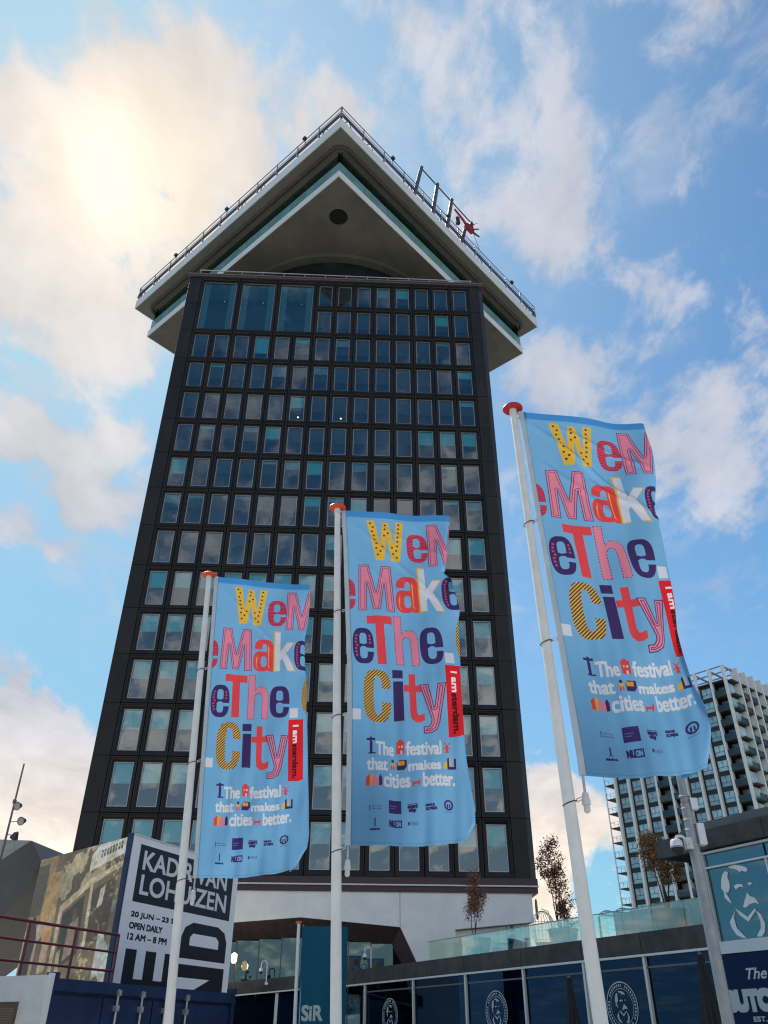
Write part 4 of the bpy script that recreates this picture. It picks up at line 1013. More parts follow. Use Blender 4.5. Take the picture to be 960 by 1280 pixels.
def warp(A_, k): return A_[np.clip(yy_ + ((f3 - .5) * k).astype(int), 0, 519), np.clip(xx_ + ((f4 - .5) * k).astype(int), 0, 719)]
def blur(A_, r):
    for ax in (0, 1): A_ = sum(np.roll(A_, d, ax) for d in range(-r, r + 1)) / (2 * r + 1)
    return A_
sharp = ma.a[:130, 440:].copy(); ma.a = warp(ma.a, 7); ma.a[:70, 500:700] = sharp[:70, 60:260]
ma.a = blur(ma.a, 1) * (.72 + .56 * f5)[..., None] * (.8 + .4 * f4)[..., None]
g2 = ((f5 > .56) & (f3 > .5) & (xx_ > 480)); ma.a[g2] += np.array((.22, .21, .17)); ma.a *= np.array((1.06, .98, .86))
ma.a *= (.78 + .44 * f1)[..., None]; ma.a *= (.85 + .3 * f2)[..., None]; ma.a = np.clip((ma.a * 1.35 + .05) * .74 + np.array((.48, .45, .40)) * .26, 0, 1)
print_mat('mural_print', ma, .45)
mu = thing('mural_board', 'large brown-toned photo mural of a street with a bus, left-hand face of the exhibition corner', 'mural', (-9.98, 25.2, 0), -43.8)
board('mural_sheet', 'mural_print', mu, 0, E + .6, 4.85, 4.38 + E, 0, .05, 'gutter_brown')
B(0, .0, 0, 4.85, .05, E + .598).build('lower_panel', 'gutter_brown', mu)
B(0, .055, 0, 4.85, .15, 4.36 + E).build('backing_frame', 'container_blue', mu)

# ================================================================== ANGULAR MUSEUM ROOF AT LEFT
mus = thing('angular_building', 'angular grey museum roof with pale tiles jutting in from the left edge', 'building', (-33, 68, 0))
def hull(pts, name, m, parent):
    bm = bmesh.new()
    for p in pts: bm.verts.new(Vector(p))
    bmesh.ops.convex_hull(bm, input=bm.verts); bmesh.ops.recalc_face_normals(bm, faces=bm.faces)
    me = bpy.data.meshes.new(name); bm.to_mesh(me); bm.free(); me.materials.append(MATS[m]); return inst(name, me, parent)
def mv(x, y, z): return (x + 33, y - 68, z + E)
A_, B_, C_, F_, G_ = (-26.67, 64.7, 12.6), (-25.73, 65.1, 11.15), (-31.9, 62.3, 7.6), (-33.6, 61.5, 12.2), (-30.4, 63.0, -.2)
hull([mv(*A_), mv(*B_), mv(*C_), mv(*G_), mv(A_[0] + 2, A_[1] + 14, A_[2]), mv(B_[0] + 2, B_[1] + 14, B_[2]), mv(-45, 72, 5), mv(-45, 80, 5), mv(-42, 75, -1.6)], 'wall', 'metal_dim', mus)
pl_ = MB(); a, c, f_ = Vector(mv(*A_)), Vector(mv(*C_)), Vector(mv(*F_)); off = Vector((-.012, -.05, .02))
nt_ = 6
def tp(u, v): return a + (f_ - a) * u * 1.0 + (c - a) * v
for i in range(nt_):
    for j in range(nt_ - i):
        for tri in (((i, j), (i + 1, j), (i, j + 1)), ((i + 1, j), (i + 1, j + 1), (i, j + 1))):
            if tri[1][0] + tri[1][1] > nt_: continue
            ps = [tp(p_ / nt_, q_ / nt_) for p_, q_ in tri]; cc = sum(ps, Vector()) / 3
            ps = [cc + (p - cc) * .97 + off for p in ps]; fn = (ps[1] - ps[0]).cross(ps[2] - ps[0]).normalized()
            mb = MB(); mb.v = [tuple(p) for p in ps] + [tuple(p - fn * .04) for p in ps]; mb.f = [(0, 1, 2), (5, 4, 3), (0, 3, 4, 1), (1, 4, 5, 2), (2, 5, 3, 0)]; mb.m = [0] * 5
            mb.build('roof_tile', 'tile_pale', mus)
hull([mv(*A_), mv(*C_), mv(*F_), mv(A_[0] - 1, A_[1] + 6, A_[2] - .1), mv(F_[0] - 4, F_[1] + 9, F_[2] - .1), mv(-38, 68, 5)], 'roof', 'metal_dim', mus)

# ================================================================== LIGHT MAST
ma_ = thing('light_mast', 'thin grey mast carrying three floodlights at the left edge', 'light mast', (-9.72, 21.95, 0))
MB().tube((0, 0, 0), (-.02, -.02, 6.24 + E), .05, .022, 10).build('mast', 'metal_dim', ma_, smooth=True)
def flood(z, dx, dz, tilt):
    mb = MB().tube((0, 0, z + E), (dx, .03, z + dz + E), .012, n=6); mb.build('bracket', 'metal_dim', ma_)
    o = MB().lathe([(.02, -.10), (.055, -.09), (.075, -.02), (.105, .06), (.11, .075), (.10, .078)], n=18).build('floodlight', 'lamp_black', ma_, (dx + .03, .03, z + dz + E), smooth=True, rot=tilt)
    MB().lathe([(.092, .079), (.06, .084), (.01, .086)], n=18).build('lens', 'lamp_lens', o)
flood(5.17, .06, -.02, (1.9, .5, 0)); flood(4.74, .26, .03, (1.9, .6, 0)); flood(4.43, .16, -.02, (-.5, -2.6, 0))
MB().box(-.06, -.05, 5.2 + E, .0, .05, 5.3 + E).build('junction_box', 'metal_dim', ma_)

# ================================================================== PAVILION (restaurant)
pav = thing('restaurant_pavilion', 'low restaurant building with dark concrete parapet, blue shop windows and teal upper corner', 'restaurant', (.89, 44.13, 0), -60.5)
MU = [-3.62, 1.08, 5.36, 9.34, 12.84, 15.82, 18.98]
PZ0, PZ1 = 2.46 + E, 3.10 + E
for a, b in zip([-7.4] + MU[:-1], MU[:-1] + [18.9]):
    bevel_box('parapet_panel', 'concrete_dark', pav, (a + .012, 0, PZ0), (b - .012, .35, PZ1), .015)
B(-7.4, -.015, PZ0 - .075, 18.9, .3, PZ0 - .004).build('trim_strip', 'white_line', pav)
for a, b in zip(MU[:-1], MU[1:]):
    B(a + .05, .12, .35, b - .05, .14, PZ0 - .08).build('shop_pane', 'shop_glass', pav)
    B(a - .05, .02, .0, a + .05, .2, PZ0 - .078).build('mullion', 'white_line', pav)
    B(a + .055, .06, 0, b - .055, .18, .345).build('plinth_panel', 'concrete_dark', pav)
    B(a + .055, .07, PZ0 - .42, b - .055, .115, PZ0 - .36).build('transom', 'metal_dim', pav)
B(18.93, .02, .0, 19.03, .2, PZ0 - .078).build('mullion', 'white_line', pav)
B(-7.3, 1.9, 0, 30, 2.0, PZ0 - .1).build('interior_wall', 'interior_dark', pav)
B(-7.3, .36, 3.02 + E, 31, 22, 3.07 + E).build('terrace_floor', 'concrete_dark', pav)
B(-3.5, 10.5, 0, 31, 10.7, 3.0 + E).build('rear_wall', 'concrete_dark', pav)
B(-3.65, .36, 0, -3.5, 10.4, 3.0 + E).build('end_wall', 'concrete_dark', pav)
# upper corner block
B(17.4, -.20, 5.14 + E, 31, -.0, 5.70 + E).build('roof_fascia', 'concrete_dark', pav)
for x in (21.65,): B(x, -.215, 5.14 + E, x + .03, -.19, 5.7 + E).build('fascia_joint', 'recess_black', pav)
B(17.4, .002, 5.16 + E, 31, 9, 5.66 + E).build('roof_slab', 'recess_black', pav)
mb = MB().prism([(18.0, 5.70 + E), (31, 5.70 + E), (31, 5.98 + E), (18.5, 6.02 + E)], .1, 6); mb.build('roof_upstand', 'metal_dim', pav)
B(18.95, -.05, 2.56 + E, 19.12, .15, 5.13 + E).build('frame_post', 'white_frame', pav)
B(18.95, .16, 2.56 + E, 19.05, 8, 5.13 + E).build('side_cladding', 'metal_dim', pav)
B(19.13, -.04, 4.60 + E, 31, .12, 4.655 + E).build('frame_bar', 'white_frame', pav)
B(19.13, -.04, 5.03 + E, 31, .12, 5.10 + E).build('frame_bar', 'white_frame', pav)
B(18.95, -.08, 2.23 + E, 31, .15, 2.555 + E).build('frame_band', 'white_frame', pav)
for (z0, z1) in ((2.56, 4.60), (4.66, 5.03)):
    for (x0, x1) in ((19.13, 21.35), (21.42, 24.2), (24.27, 30.9)):
        B(x0, .05, z0 + E, x1, .08, z1 + E).build('upper_pane', 'teal_glass', pav)
B(19.2, 1.4, 2.5 + E, 30.8, 1.5, 5.1 + E).build('inner_panel', 'pane_backing', pav)
B(21.355, -.03, 2.56 + E, 21.41, .1, 4.6 + E).build('frame_bar', 'white_frame', pav)
por = [[(19.947, 4.573), (20.22, 4.591), (20.496, 4.505), (20.625, 4.442), (20.619, 4.347), (20.508, 4.346), (20.425, 4.391), (20.34, 4.358), (20.22, 4.46), (20.008, 4.518)], [(19.594, 4.232), (19.686, 4.391), (19.8, 4.462), (19.903, 4.419), (19.841, 4.284), (19.876, 4.138), (19.85, 3.972), (19.738, 3.845), (19.679, 3.908), (19.684, 3.829), (19.758, 3.679), (19.807, 3.559), (19.738, 3.583), (19.588, 3.723), (19.597, 3.89), (19.531, 4.011)], [(20.012, 4.007), (20.137, 4.048), (20.316, 4.025), (20.343, 3.938), (20.226, 3.969), (20.058, 3.907)], [(20.428, 3.779), (20.505, 3.671), (20.666, 3.609), (20.767, 3.425), (20.628, 3.484), (20.442, 3.461), (20.275, 3.387), (20.186, 3.408), (20.275, 3.561), (20.356, 3.661)], [(20.516, 4.027), (20.65, 4.037), (20.669, 3.979), (20.556, 3.966)], [(19.877, 3.414), (20.062, 3.285), (20.27, 3.13), (20.584, 3.338), (20.6, 3.272), (20.256, 3.008), (20.003, 3.21)], [(19.587, 3.061), (19.854, 3.334), (19.764, 3.152), (19.795, 2.88), (20.071, 2.581), (19.968, 2.6), (19.742, 2.697), (19.614, 2.896)], [(20.6, 3.272), (20.743, 3.162), (20.822, 2.918), (20.739, 2.692), (20.604, 2.59), (20.433, 2.604), (20.634, 2.805), (20.683, 3.01)]]
mb = MB()
for pg in por: mb.prism([(x, z + E) for x, z in pg], .035, .046)
mb.build('window_portrait', 'print_white', pav)
# round emblems on the shop windows: ring, small ticks where the ring text runs, head with moustache
for j, cxs in enumerate((-1.16, 7.38, 14.46)):
    mb = MB(); cz = 1.0 + E; n = 48
    for (ra, rb) in ((.70, .735), (.52, .535)):
        for k in range(n):
            a0, a1 = 2 * PI * k / n, 2 * PI * (k + 1) / n
            mb.quad(*[(cxs + r * math.cos(a), .10, cz + r * math.sin(a)) for r, a in ((ra, a0), (rb, a0), (rb, a1), (ra, a1))])
    for k in range(40):
        a0 = 2 * PI * k / 40 + .02; a1 = a0 + .085
        if k % 9 == 8: continue
        mb.quad(*[(cxs + r * math.cos(a), .10, cz + r * math.sin(a)) for r, a in ((.585, a0), (.655, a0), (.655, a1), (.585, a1))])
    for pg in por: mb.prism([(cxs + (x - 20.2) * .46, cz + (z - 3.6) * .46) for x, z in pg], .095, .105)
    mb.build('window_emblem', 'print_dim', pav)
# sign fascia
ga_ = Art(1200, 520, (.03, .13, .27)); SX0, SX1, SZ1, SZ0 = 18.98, 22.6, 2.20, .2
def gb(x0, z1, x1, z0): return ((x0 - SX0) / (SX1 - SX0), (SZ1 - z1) / (SZ1 - SZ0), (x1 - SX0) / (SX1 - SX0), (SZ1 - z0) / (SZ1 - SZ0))
ga_.text('The', gb(19.90, 1.82, 20.60, 1.53), (.80, .80, .76), 2, shear=.35)
ga_.text('BUTCHER', gb(18.99, 1.31, 21.65, .73), (.76, .77, .75), 16)
ga_.text('EST. 2012', gb(19.82, .63, 20.9, .50), (.76, .77, .75), 2)
print_mat('sign_print', ga_, .5, gloss=.15)
board('shop_sign', 'sign_print', pav, SX0, E + SZ0, SX1, E + SZ1, -.10, .2, 'container_blue')
B(SX0 + .02, .0, 0, 31, .2, E + SZ0 - .01).build('plinth_panel', 'concrete_dark', pav)
B(SX1 + .01, .0, E + SZ0, 31, .15, E + SZ1).build('wall', 'concrete_dark', pav)

# entrance canopy that carries the dark band on to the left
ec = thing('entrance_canopy', 'dark sloping canopy over glass doors at the foot of the tower, behind the teal banner', 'canopy', (-8.9, 50.1, 0), 2.2)
mb = MB().prism([(-2.5, 2.32 + E), (6.95, 3.18 + E), (6.95, 2.56 + E), (-2.5, 1.72 + E)], -.2, .3); mb.build('fascia', 'concrete_dark', ec)
mb = MB().prism([(-2.5, 1.71 + E), (6.95, 2.55 + E), (6.95, 2.49 + E), (-2.5, 1.65 + E)], -.22, .2); mb.build('trim_strip', 'white_line', ec)
for x in (.6, 3.2, 5.6): B(x, -.05, 0, x + .16, .12, 1.95 + E + .06 * x).build('column', 'white_frame', ec)
for (x0, x1) in ((.78, 3.18), (3.38, 5.58)): B(x0, .03, .1, x1, .06, 1.93 + E + .05 * x0).build('door_pane', 'entrance_glass', ec)
B(-2.5, 1.0, 0, 6.0, 1.05, 1.6 + E).build('inner_wall', 'interior_dark', ec)
# lit wall lamp at the left end of the entrance
wl = thing('wall_lamp', 'glowing warm lamp on a thin post at the left end of the entrance', 'lamp', (-8.05, 49.9, 2.75 + E))
MB().tube((.12, 0, -.45), (.12, 0, .75), .03, n=8).build('post', 'metal_dim', wl)
MB().lathe([(.10, 0), (.16, .12), (.16, .42), (.05, .5)], n=14).build('globe', 'bulb_warm', wl, (.0, -.05, .75), smooth=True)
pl0 = bpy.data.lights.new('wall_lamp_light', 'POINT'); pl0.energy = 40; pl0.color = (1, .75, .45); pl0.shadow_soft_size = .2
lo_ = bpy.data.objects.new('wall_lamp_light', pl0); COL.objects.link(lo_); lo_.parent = wl; lo_.location = (0, -.4, 1.0)
# gooseneck cameras
def goose(x, y, z, label):
    t = thing('security_camera', label, 'camera', (x, y, z + E), 0, 'gooseneck cameras over the entrance')
    pts = [(0, 0, -.1), (0, 0, .85)] + [(-.16 + .16 * math.cos(a), 0, .85 + .16 * math.sin(a)) for a in np.linspace(.3, PI, 7)] + [(-.32, 0, .66)]
    MB().path(pts, .028, 8).build('bracket', 'camera_white', t, smooth=True)
    MB().lathe([(.04, .08), (.10, .04), (.11, -.04), (.10, -.10)], n=16).build('housing', 'camera_white', t, (-.32, 0, .60), smooth=True)
    MB().lathe([(.095, 0), (.085, -.06), (.05, -.10), (.01, -.11)], n=16).build('dome', 'dome_tinted', t, (-.32, 0, .50), smooth=True)
    MB().box(-.06, -.04, -.12, .10, .06, .0).build('base_plate', 'camera_white', t)
goose(-6.22, 49.95, 2.62, 'white gooseneck security camera left of the teal banner'); goose(-.55, 47.2, 3.1, 'white gooseneck security camera on the parapet right of the teal banner')

# ---- glass balustrade on the roof terrace
bal = thing('glass_balustrade', 'clear glass balustrade along the roof terrace edge', 'balustrade', (.89, 44.13, 3.10 + E), -60.5)
x = 2.05; k = 0
while x < 18.6:
    x1 = min(x + 1.42, 18.75)
    B(x + .01, .30, .0, x1 - .01, .32, .78).build('glass_panel', 'rail_glass', bal)
    x = x1
B(2.03, .285, .782, 18.8, .335, .81).build('handrail', 'rail_grey', bal)
for i in range(3): B(2.03, .36 + i * 1.4, .0, 2.05, 1.74 + i * 1.4, .78).build('glass_panel', 'rail_glass', bal)
B(3.55, .36, .0, 3.57, 1.7, .78).build('glass_panel', 'rail_glass', bal)
B(2.03, .336, .783, 2.06, 4.5, .808).build('handrail', 'rail_grey', bal)
def T_(lx, ly, z):
    a = math.radians(-60.5); return (.89 + lx * math.cos(a) - ly * math.sin(a), 44.13 + lx * math.sin(a) + ly * math.cos(a), z + E)
FZ = 3.08
# ---- planters, trees
def planter(lx, ly, r, h, label):
    t = thing('planter', label, 'planter', T_(lx, ly, FZ), 20, 'round tapered planters on the terrace')
    MB().lathe([(r * .72, 0), (r, h - .06), (r * 1.03, h - .05), (r * 1.03, h), (r * .93, h), (r * .92, h - .08)], n=24).build('pot', 'planter_grey', t, smooth=True)
    MB().lathe([(r * .9, h - .12), (r * .6, h - .07), (.01, h - .05)], n=20).build('soil', 'bark', t)
def leafy(name, lx, ly, z0, blobs, nleaf, lsize, lm, label, stems, seed, cat='tree'):
    rn = random.Random(seed); t = thing(name, label, cat, T_(lx, ly, z0), 0, 'slender potted trees with browning leaves')
    st = MB(); tips = []
    for (dx, dy, h, r) in stems:
        p = Vector((rn.uniform(-.06, .06), rn.uniform(-.06, .06), 0)); n_ = 6
        for k in range(n_):
            q = Vector((dx * (k + 1) / n_ + rn.uniform(-.05, .05), dy * (k + 1) / n_ + rn.uniform(-.05, .05), h * (k + 1) / n_))
            st.tube(tuple(p), tuple(q), r * (1 - k / n_ * .8), r * (1 - (k + 1) / n_ * .8), 6)
            if k >= 2:
                for _ in range(5):
                    e_ = q + Vector((rn.uniform(-.4, .4), rn.uniform(-.4, .4), rn.uniform(.15, .5))); st.tube(tuple(q), tuple(e_), .010, .004, 4); tips.append(e_)
            p = q
    st.build('trunk', 'bark', t)
    cr = MB(); tot_ = sum(b[6] for b in blobs)
    for (cx, cy, cz, rx, ry, rz_, wt) in blobs:
        cl = []
        for _ in range(int(14 * wt) + 6):
            v = Vector((rn.gauss(0, .5), rn.gauss(0, .5), rn.gauss(0, .5)))
            if v.length > 1: v.normalize()
            cl.append((cx + v.x * rx, cy + v.y * ry, cz + v.z * rz_))
        for _ in range(int(nleaf * wt / tot_)):
            c = rn.choice(cl); sg = .13
            p = Vector((c[0] + rn.gauss(0, sg * .8), c[1] + rn.gauss(0, sg * .8), c[2] + rn.gauss(0, sg)))
            s = lsize * rn.uniform(.6, 1.3); d = Vector((rn.uniform(-1, 1), rn.uniform(-1, 1), rn.uniform(-1, .7))).normalized(); e_ = d.orthogonal().normalized(); e_.rotate(Matrix.Rotation(rn.uniform(0, 6), 3, d))
            cr.quad(p, p + d * s * .5 + e_ * s * .32, p + d * s, p + d * s * .5 - e_ * s * .32)
    me = cr.mesh('crown', lm, fixn=False); inst('crown', me, t)
    return t
planter(2.05, 3.0, .42, .75, 'grey planter under the tree in front of the white tower base')
leafy('slender_tree', 2.05, 3.0, FZ + .68, [(.1, .0, 2.55, .42, .42, .85, 1.4), (0, 0, 1.8, .5, .5, .5, .8), (.1, 0, 3.2, .25, .25, .35, .3)], 3000, .085, 'leaf_rust',
      'slender tree with dense reddish brown leaves in front of the white tower base', [(.15, 0, 3.1, .03), (-.25, .1, 2.8, .025), (.3, -.1, 2.7, .025)], 5)
planter(9.1, 2.5, .62, .85, 'wide grey planter to the right of the white egg chair')
leafy('slender_tree', 8.95, 2.5, FZ + .78, [(-.2, .0, 2.5, .55, .5, .75, 1.5), (-.05, 0, 3.3, .30, .3, .35, .35), (.1, 0, 1.7, .35, .35, .35, .35)], 2600, .09, 'leaf_brown',
      'taller airy tree with sparse brown leaves against the sky right of the tower', [(-.1, 0, 3.2, .035), (-.4, .1, 2.8, .03), (.3, -.1, 2.6, .025)], 8)
leafy('slender_tree', 7.6, 3.9, FZ + .3, [(.0, .0, 1.6, .45, .45, .75, 1.)], 1500, .085, 'leaf_brown',
      'small low bush of brown leaves left of the airy tree by the tower edge', [(0, 0, 2.0, .03), (.2, .1, 1.8, .02)], 9)
planter(15.9, 1.5, .60, .80, 'grey planter under the bushy ochre tree beside the upper corner block')
leafy('slender_tree', 15.9, 1.5, FZ + .72, [(-.05, .0, 2.05, .62, .6, .62, 1.4), (.15, 0, 1.45, .5, .5, .45, .8), (-.2, 0, 2.45, .3, .3, .25, .3)], 4200, .08, 'leaf_ochre',
      'bushy ochre brown tree in front of the residential block', [(.1, 0, 2.4, .035), (-.35, .1, 2.2, .03), (.35, -.1, 2.0, .03), (-.1, .2, 2.3, .02)], 12)
# egg chair of white wire
eg = thing('egg_chair', 'white wire egg chair standing behind the terrace glass', 'chair', T_(7.85, 2.5, FZ), -60.5)
sh = MB(); cz = .95
for k in range(10):
    a = PI * k / 10; pts = []
    for t in np.linspace(-PI / 2, PI / 2, 11): pts.append((.55 * math.cos(t) * math.cos(a), .5 * math.cos(t) * math.sin(a), cz + .72 * math.sin(t)))
    sh.path(pts, .013, 4)
    pts = [(-p[0], -p[1] if k % 2 else p[1], p[2]) for p in pts]
    if k < 6: sh.path(pts, .013, 4)
for z in (-.35, 0., .35):
    r = math.sqrt(1 - (z / .72) ** 2); sh.path([(.55 * r * math.cos(t), .5 * r * math.sin(t), cz + z) for t in np.linspace(PI * .05, PI * 1.1, 10)], .013, 4)
sh.build('basket', 'wire_white', eg)
MB().path([(.55, 0, .05), (.0, 0, .03), (-.55, 0, .05)], .02, 6).path([(0, .5, .05), (.62, 0, .9), (.45, 0, 1.6), (0, 0, 1.75)], .02, 6).build('stand', 'wire_white', eg)
MB().lathe([(.01, 0), (.36, .03), (.40, .12), (.01, .16)], (0, 0, .32), 16).build('cushion', 'fabric_pale', eg, smooth=True)
# floodlight post and low furniture on the terrace
fp = thing('spotlight_stand', 'black post with two spotlights behind the terrace glass', 'spotlight', T_(6.72, 1.4, FZ), -60.5)
MB().tube((0, 0, 0), (0, 0, 1.1), .025, n=8).build('post', 'lamp_black', fp)
for (dx, dz, ry) in ((.34, .92, 1.2), (.16, .45, .7)):
    MB().tube((0, 0, dz), (dx, 0, dz + .04), .015, n=6).build('arm', 'lamp_black', fp)
    MB().lathe([(.03, -.1), (.08, -.06), (.11, .08), (.10, .1)], n=14).build('spotlight', 'lamp_black', fp, (dx, 0, dz + .04), smooth=True, rot=(0, ry, 0))
for j, (lx, lb) in enumerate(((3.4, 'low grey lounge chair behind the left end of the terrace glass'), (5.2, 'low grey lounge chair left of the black spotlight post'))):
    lc = thing('lounge_chair', lb, 'chair', T_(lx, 2.2, FZ), -60.5 + 40 * j, 'low lounge chairs on the terrace')
    B(-.35, -.35, .28, .35, .35, .42).build('seat', 'planter_grey', lc); MB().prism([(.30, .40), (.42, .40), (.58, .95), (.48, .95)], -.34, .34).build('backrest', 'planter_grey', lc)
    for sx in (-.3, .3):
        for sy in (-.3, .3): B(sx - .02, sy - .02, 0, sx + .02, sy + .02, .279).build('leg', 'lamp_black', lc)
        B(-.3, sx - .03, .55, .36, sx + .03, .59).build('armrest', 'planter_grey', lc)
# vaulted glass shelter and grey tent roof at the back of the terrace
gs = thing('glass_shelter', 'greenish glass shelter with a vaulted roof at the back of the terrace', 'shelter', T_(7.6, 6.0, FZ), -60.5)
for i in range(2):
    x0 = i * 1.0; pts = [(x0 + .5 - .5 * math.cos(t), 1.62 + .26 * math.sin(t)) for t in np.linspace(0, PI, 9)]
    rf_ = MB()
    for (a, b) in zip(pts[:-1], pts[1:]): rf_.quad((a[0], 0, a[1]), (b[0], 0, b[1]), (b[0], 3, b[1]), (a[0], 3, a[1]))
    rf_.build('roof_vault', 'rail_glass', gs)
    MB().path([(p[0], 0, p[1]) for p in pts], .015, 5).build('roof_rib', 'rail_grey', gs)
    B(x0 + .03, 0, 0, x0 + .97, .02, 1.63).build('wall_pane', 'rail_glass', gs); B(x0 - .03, -.02, 0, x0 + .03, .04, 1.68).build('post', 'rail_grey', gs)
MB().prism([(-4.0, 0), (0, 0), (0, 1.75), (-1.5, 1.85), (-3.2, 1.55)], .5, .54).build('side_screen', 'rail_glass', gs)
tt_ = thing('tent_roof', 'grey sloping tent roof behind the vaulted glass shelter', 'tent', T_(7.9, 9.0, FZ), -60.5)
MB().prism([(-.8, 2.05), (.6, 2.42), (3.6, 1.45), (3.6, 1.3)], 0, 2.6).build('canvas', 'tarp_grey', tt_)
for x in (-.7, 3.5):
    for y in (.1, 2.5): MB().tube((x, y, 0), (x, y, 2.0 if x < 0 else 1.42), .04, n=6).build('pole', 'rail_grey', tt_)
ws = thing('fabric_screen', 'pale translucent fabric windscreen behind the right part of the terrace glass', 'screen', T_(12.1, 2.6, FZ), -60.5)
for i in range(5): B(i * .95 + .02, 0, .05, i * .95 + .93, .02, 1.12 + .02 * i).build('screen_panel', 'fabric_pale', ws); B(i * .95 - .02, -.02, 0, i * .95 + .018, .03, 1.2).build('post', 'rail_grey', ws)

# ---- closed parasols in front of the shop windows
def parasol(lx, ly, h, label):
    t = thing('closed_parasol', label, 'parasol', T_(lx, ly, -E), 0, 'closed black parasols in front of the restaurant')
    MB().tube((0, 0, 0), (0, 0, h - .03), .03, n=10).build('pole', 'lamp_black', t)
    MB().lathe([(.32, 0), (.32, .05), (.08, .08)], n=16).build('base', 'concrete_dark', t)
    mb = MB(); n = 32
    prof = [(.06, h), (.075, h - .05), (.09, h - .3), (.15, h - .9), (.24, h - 1.5), (.34, h - 2.05), (.30, h - 2.1), (.1, h - 2.0)]
    for (r, z) in prof:
        for k in range(n):
            a = 2 * PI * k / n; rr_ = r * (1 + .20 * math.cos(8 * a + z)); mb.v.append((rr_ * math.cos(a), rr_ * math.sin(a), z))
    for i in range(len(prof) - 1):
        for k in range(n): mb.f.append((i * n + k, i * n + (k + 1) % n, (i + 1) * n + (k + 1) % n, (i + 1) * n + k)); mb.m.append(0)
    mb.f.append(tuple(range(n))); mb.m.append(0)
    mb.build('canopy', 'parasol_black', t, smooth=True)
    MB().lathe([(.07, h), (.05, h + .05), (.02, h + .07)], n=10).build('finial', 'metal_dim', t)
parasol(15.5, -3.0, 1.69 + E, 'closed black parasol left of the nearest flagpole'); parasol(20.87, -3.0, 1.98 + E, 'closed black parasol right of the nearest flagpole, beside the camera pole')

# ================================================================== CAMERA POLE
cp_ = thing('camera_pole', 'grey steel pole with a white dome camera and two equipment boxes', 'camera pole', (5.16, 14.09, 0))
MB().tube((0, 0, 0), (.0, 0, 3.4 + E), .098, .085, 24).tube((0, 0, 3.41 + E), (.0, 0, 4.05 + E), .070, .066, 24).build('pole', 'galvanised_pole', cp_, smooth=True)
for z in (2.72, 2.96, 3.30, 3.12, 3.50): MB().lathe([(.093, 0), (.098, .01), (.093, .02)], (0, 0, z + E), 20).build('band', 'galvanised', cp_)
B(.06, -.10, 3.28 + E, .17, .02, 3.47 + E).build('equipment_box', 'camera_white', cp_)
bevel_box('equipment_box', 'camera_white', cp_, (.08, -.12, 2.72 + E), (.20, .06, 3.06 + E), .01)
MB().box(-.14, -.08, 2.66 + E, .02, .05, 2.84 + E).build('bracket', 'galvanised', cp_)
MB().path([(-.10, -.05, 2.78 + E), (-.18, -.05, 2.86 + E), (-.27, -.05, 2.86 + E), (-.30, -.05, 2.80 + E)], .022, 8).build('camera_arm', 'camera_white', cp_, smooth=True)
MB().lathe([(.03, .10), (.07, .09), (.095, .06), (.10, .0), (.102, -.02)], (-.30, -.05, 2.72 + E), 24).build('camera_housing', 'camera_white', cp_, smooth=True)
MB().lathe([(.103, -.045), (.104, -.025)], (-.30, -.05, 2.72 + E), 24).build('camera_stripe', 'lid_violet', cp_)
MB().lathe([(.098, -.056), (.094, -.08), (.07, -.125), (.03, -.148), (.005, -.15)], (-.30, -.05, 2.72 + E), 24).build('camera_dome', 'dome_tinted', cp_, smooth=True)

# ================================================================== RESIDENTIAL TOWER
rt = thing('residential_tower', 'residential tower with cream fins, teal windows and stacked balconies at the right', 'tower', (45.5, 168.9, 0), -49)
RH = 58.2 + E; FP = 2.77; Zt = 58.0 + E
RL = 34.
BAYS = list(range(9))      # bay i between fins i and i+1, x = 3.1*(i+1)
BALC = {4, 3, 8}
# body (recessed where there are balconies)
bd = MB()
for i in range(9):
    x0 = 3.1 + 3.1 * i
    y0 = 1.9 if i in BALC else .30
    bd.box(x0, y0, 0, x0 + 3.1, 8, RH)
bd.box(3.1, 8, 0, 31, RL, RH)
bd.build('wall', 'spandrel_dark', rt)
fin = B(-.23, -.40, 0, .23, .30, 61 + E).mesh('fin', 'cream_fin')
for i in range(10): inst('fin', fin, rt, (3.1 + 3.1 * i - (.19 if i == 9 else 0), 0, 0))
inst('fin', B(-.08, -.1, 0, .08, .1, 59 + E).mesh('fin', 'cream_fin'), rt, (.25, .3, 0))
wfm = MB(); ww, wh = 2.0, 2.05
wfm.box(-ww / 2, -.06, 0, -ww / 2 + .07, .04, wh).box(ww / 2 - .07, -.06, 0, ww / 2, .04, wh).box(-ww / 2 + .07, -.055, .0, ww / 2 - .07, .035, .07).box(-ww / 2 + .07, -.055, wh - .07, ww / 2 - .07, .035, wh).box(-ww / 2 + .07, -.05, .72, ww / 2 - .07, .03, .80).box(-.03, -.045, .8, .03, .03, wh - .07)
wfm = wfm.mesh('window', 'spandrel_dark')
def rpane(m): return B(-ww / 2 + .08, -.02, .08, ww / 2 - .08, -.01, wh - .08).mesh('pane', m)
for q, (a_, b_) in enumerate((((.28, .44, .48), .9), ((.50, .74, .78), .9), ((.38, .60, .64), .9))):
    m = mat('flat_pane_%d' % q if False else ('flat_pane_dark', 'flat_pane_mid', 'flat_pane_pale')[q], a_, .12, spec=1.0, var=.3, vscale=.8)
rp = [rpane('flat_pane_dark'), rpane('flat_pane_mid'), rpane('flat_pane_pale')]
slab = B(.19, -.9, -.12, 2.91, 1.9, .12).mesh('balcony_slab', 'balcony_dark')
bgl = B(.22, -.86, .12, 2.88, -.83, 1.15).mesh('balcony_glass', 'flat_glass')
bwin = B(.3, 1.8, .15, 2.8, 1.88, 2.4).mesh('balcony_window', 'flat_pane_dark')
rn = random.Random(5)
nfl = 18
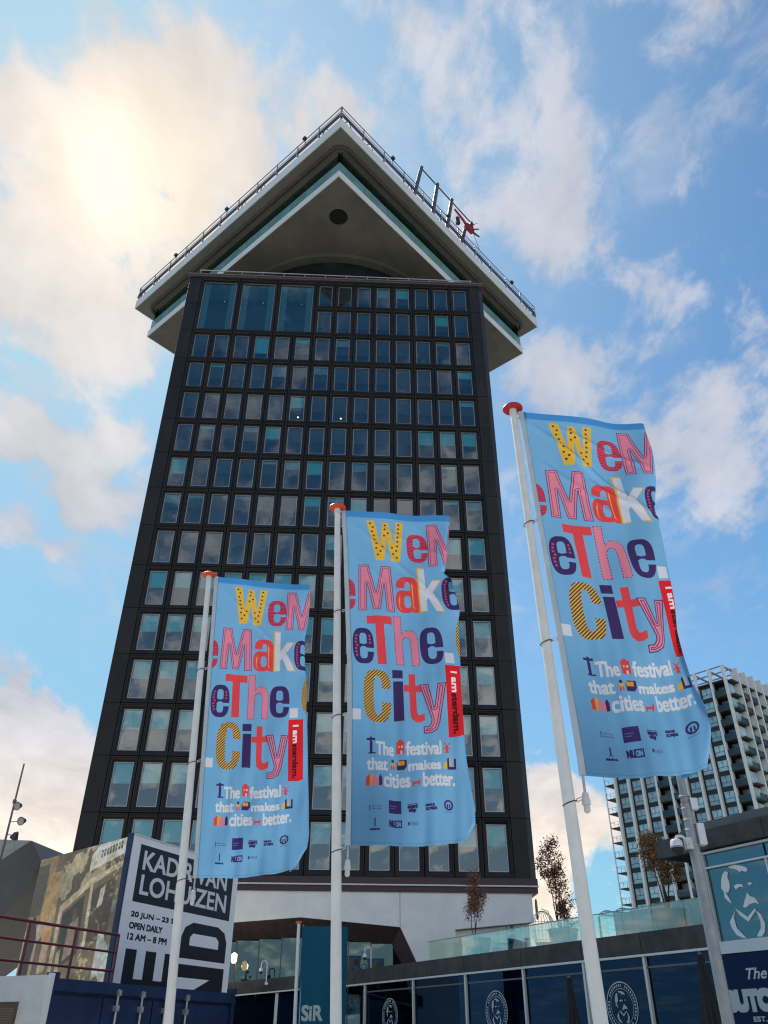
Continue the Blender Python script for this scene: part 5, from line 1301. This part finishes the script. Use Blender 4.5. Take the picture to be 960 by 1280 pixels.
for k in range(nfl):
    z = Zt - FP * (k + 1)
    for i in range(9):
        x0 = 3.1 + 3.1 * i
        if i in BALC:
            inst('balcony_slab', slab, rt, (x0, .6, z)); inst('balcony_glass', bgl, rt, (x0, .6, z)); inst('balcony_window', bwin, rt, (x0, 0, z))
        else:
            wo_ = inst('window', wfm, rt, (x0 + 1.55, .26, z + .35)); inst('pane', rn.choice(rp), wo_)
    # balconies hanging off the left end
    if k == 0: _ls = B(.3, .4, -.16, 2.9, 3.4, .02).mesh('balcony_slab', 'balcony_dark')
    inst('balcony_slab', _ls, rt, (0, 0, z))
    if k == 0:
        rm = MB()
        for x in np.linspace(.35, 2.9, 4): rm.tube((x, .42, 0), (x, .42, 1.05), .035, n=4)
        rm.tube((.3, .42, 1.05), (2.95, .42, 1.05), .03, n=4).tube((.32, .42, 1.05), (.32, 3., 1.05), .03, n=4).tube((.32, 3., 0), (.32, 3., 1.05), .025, n=4)
        _rm = rm.mesh('balcony_rail', 'rail_grey')
    inst('balcony_rail', _rm, rt, (0, 0, z))
# top storey: glazed box, roof slab, pergola
B(3.3, -.2, Zt + .05, 31, 3, Zt + .35).build('roof_slab', 'spandrel_dark', rt)
for i in range(9):
    for s_ in (0, 1):
        pass
pg_ = MB()
for i in range(10):
    pg_.box(3.1 + 3.1 * i - .12, .3, 60.6 + E, 3.1 + 3.1 * i + .12, 8.5, 60.9 + E)
for y in (-.1, 2.8, 5.6, 8.5): pg_.box(3.0, y - .1, 60.91 + E, 31.1, y + .1, 61.1 + E)
for i in range(11): pg_.box(22.5, 3.1 * i - .12 + .2, 60.6 + E, 31.0, 3.1 * i + .12 + .2, 60.9 + E) if i > 2 else None
for x in (22.6, 25.4, 28.2, 30.9): pg_.box(x - .1, 8.6, 60.92 + E, x + .1, RL, 61.12 + E)
pg_.build('pergola', 'pergola_grey', rt)
# right-hand facade: fins, floor slabs, window strips
finB = B(-.30, -.21, 0, 1.12, .21, 61 + E).mesh('fin', 'cream_fin')
for i in range(1, 12): inst('fin', finB, rt, (31.0, 3.1 * i, 0))
bglB = B(.84, .1, .12, .87, 2.9, 1.1).mesh('balcony_glass', 'flat_glass')
for k in range(nfl + 1):
    z = Zt - FP * k
    B(31.005, .2, z - .14, 31.95, RL, z + .10).build('floor_slab', 'balcony_dark', rt)
for i in range(11):
    for k in range(nfl):
        z = Zt - FP * (k + 1)
        if (i + k) % 3 != 0: inst('balcony_glass', bglB, rt, (31.05, .1 + 3.1 * i, z))
wsx = MB()
for k in range(nfl):
    z = Zt - FP * (k + 1)
    for i in range(11): wsx.box(31.0, 3.1 * i + .5, z + .3, 31.04, 3.1 * i + 2.8, z + 2.3)
o = wsx.build('far_windows', 'flat_pane_mid', rt); o['kind'] = 'stuff'
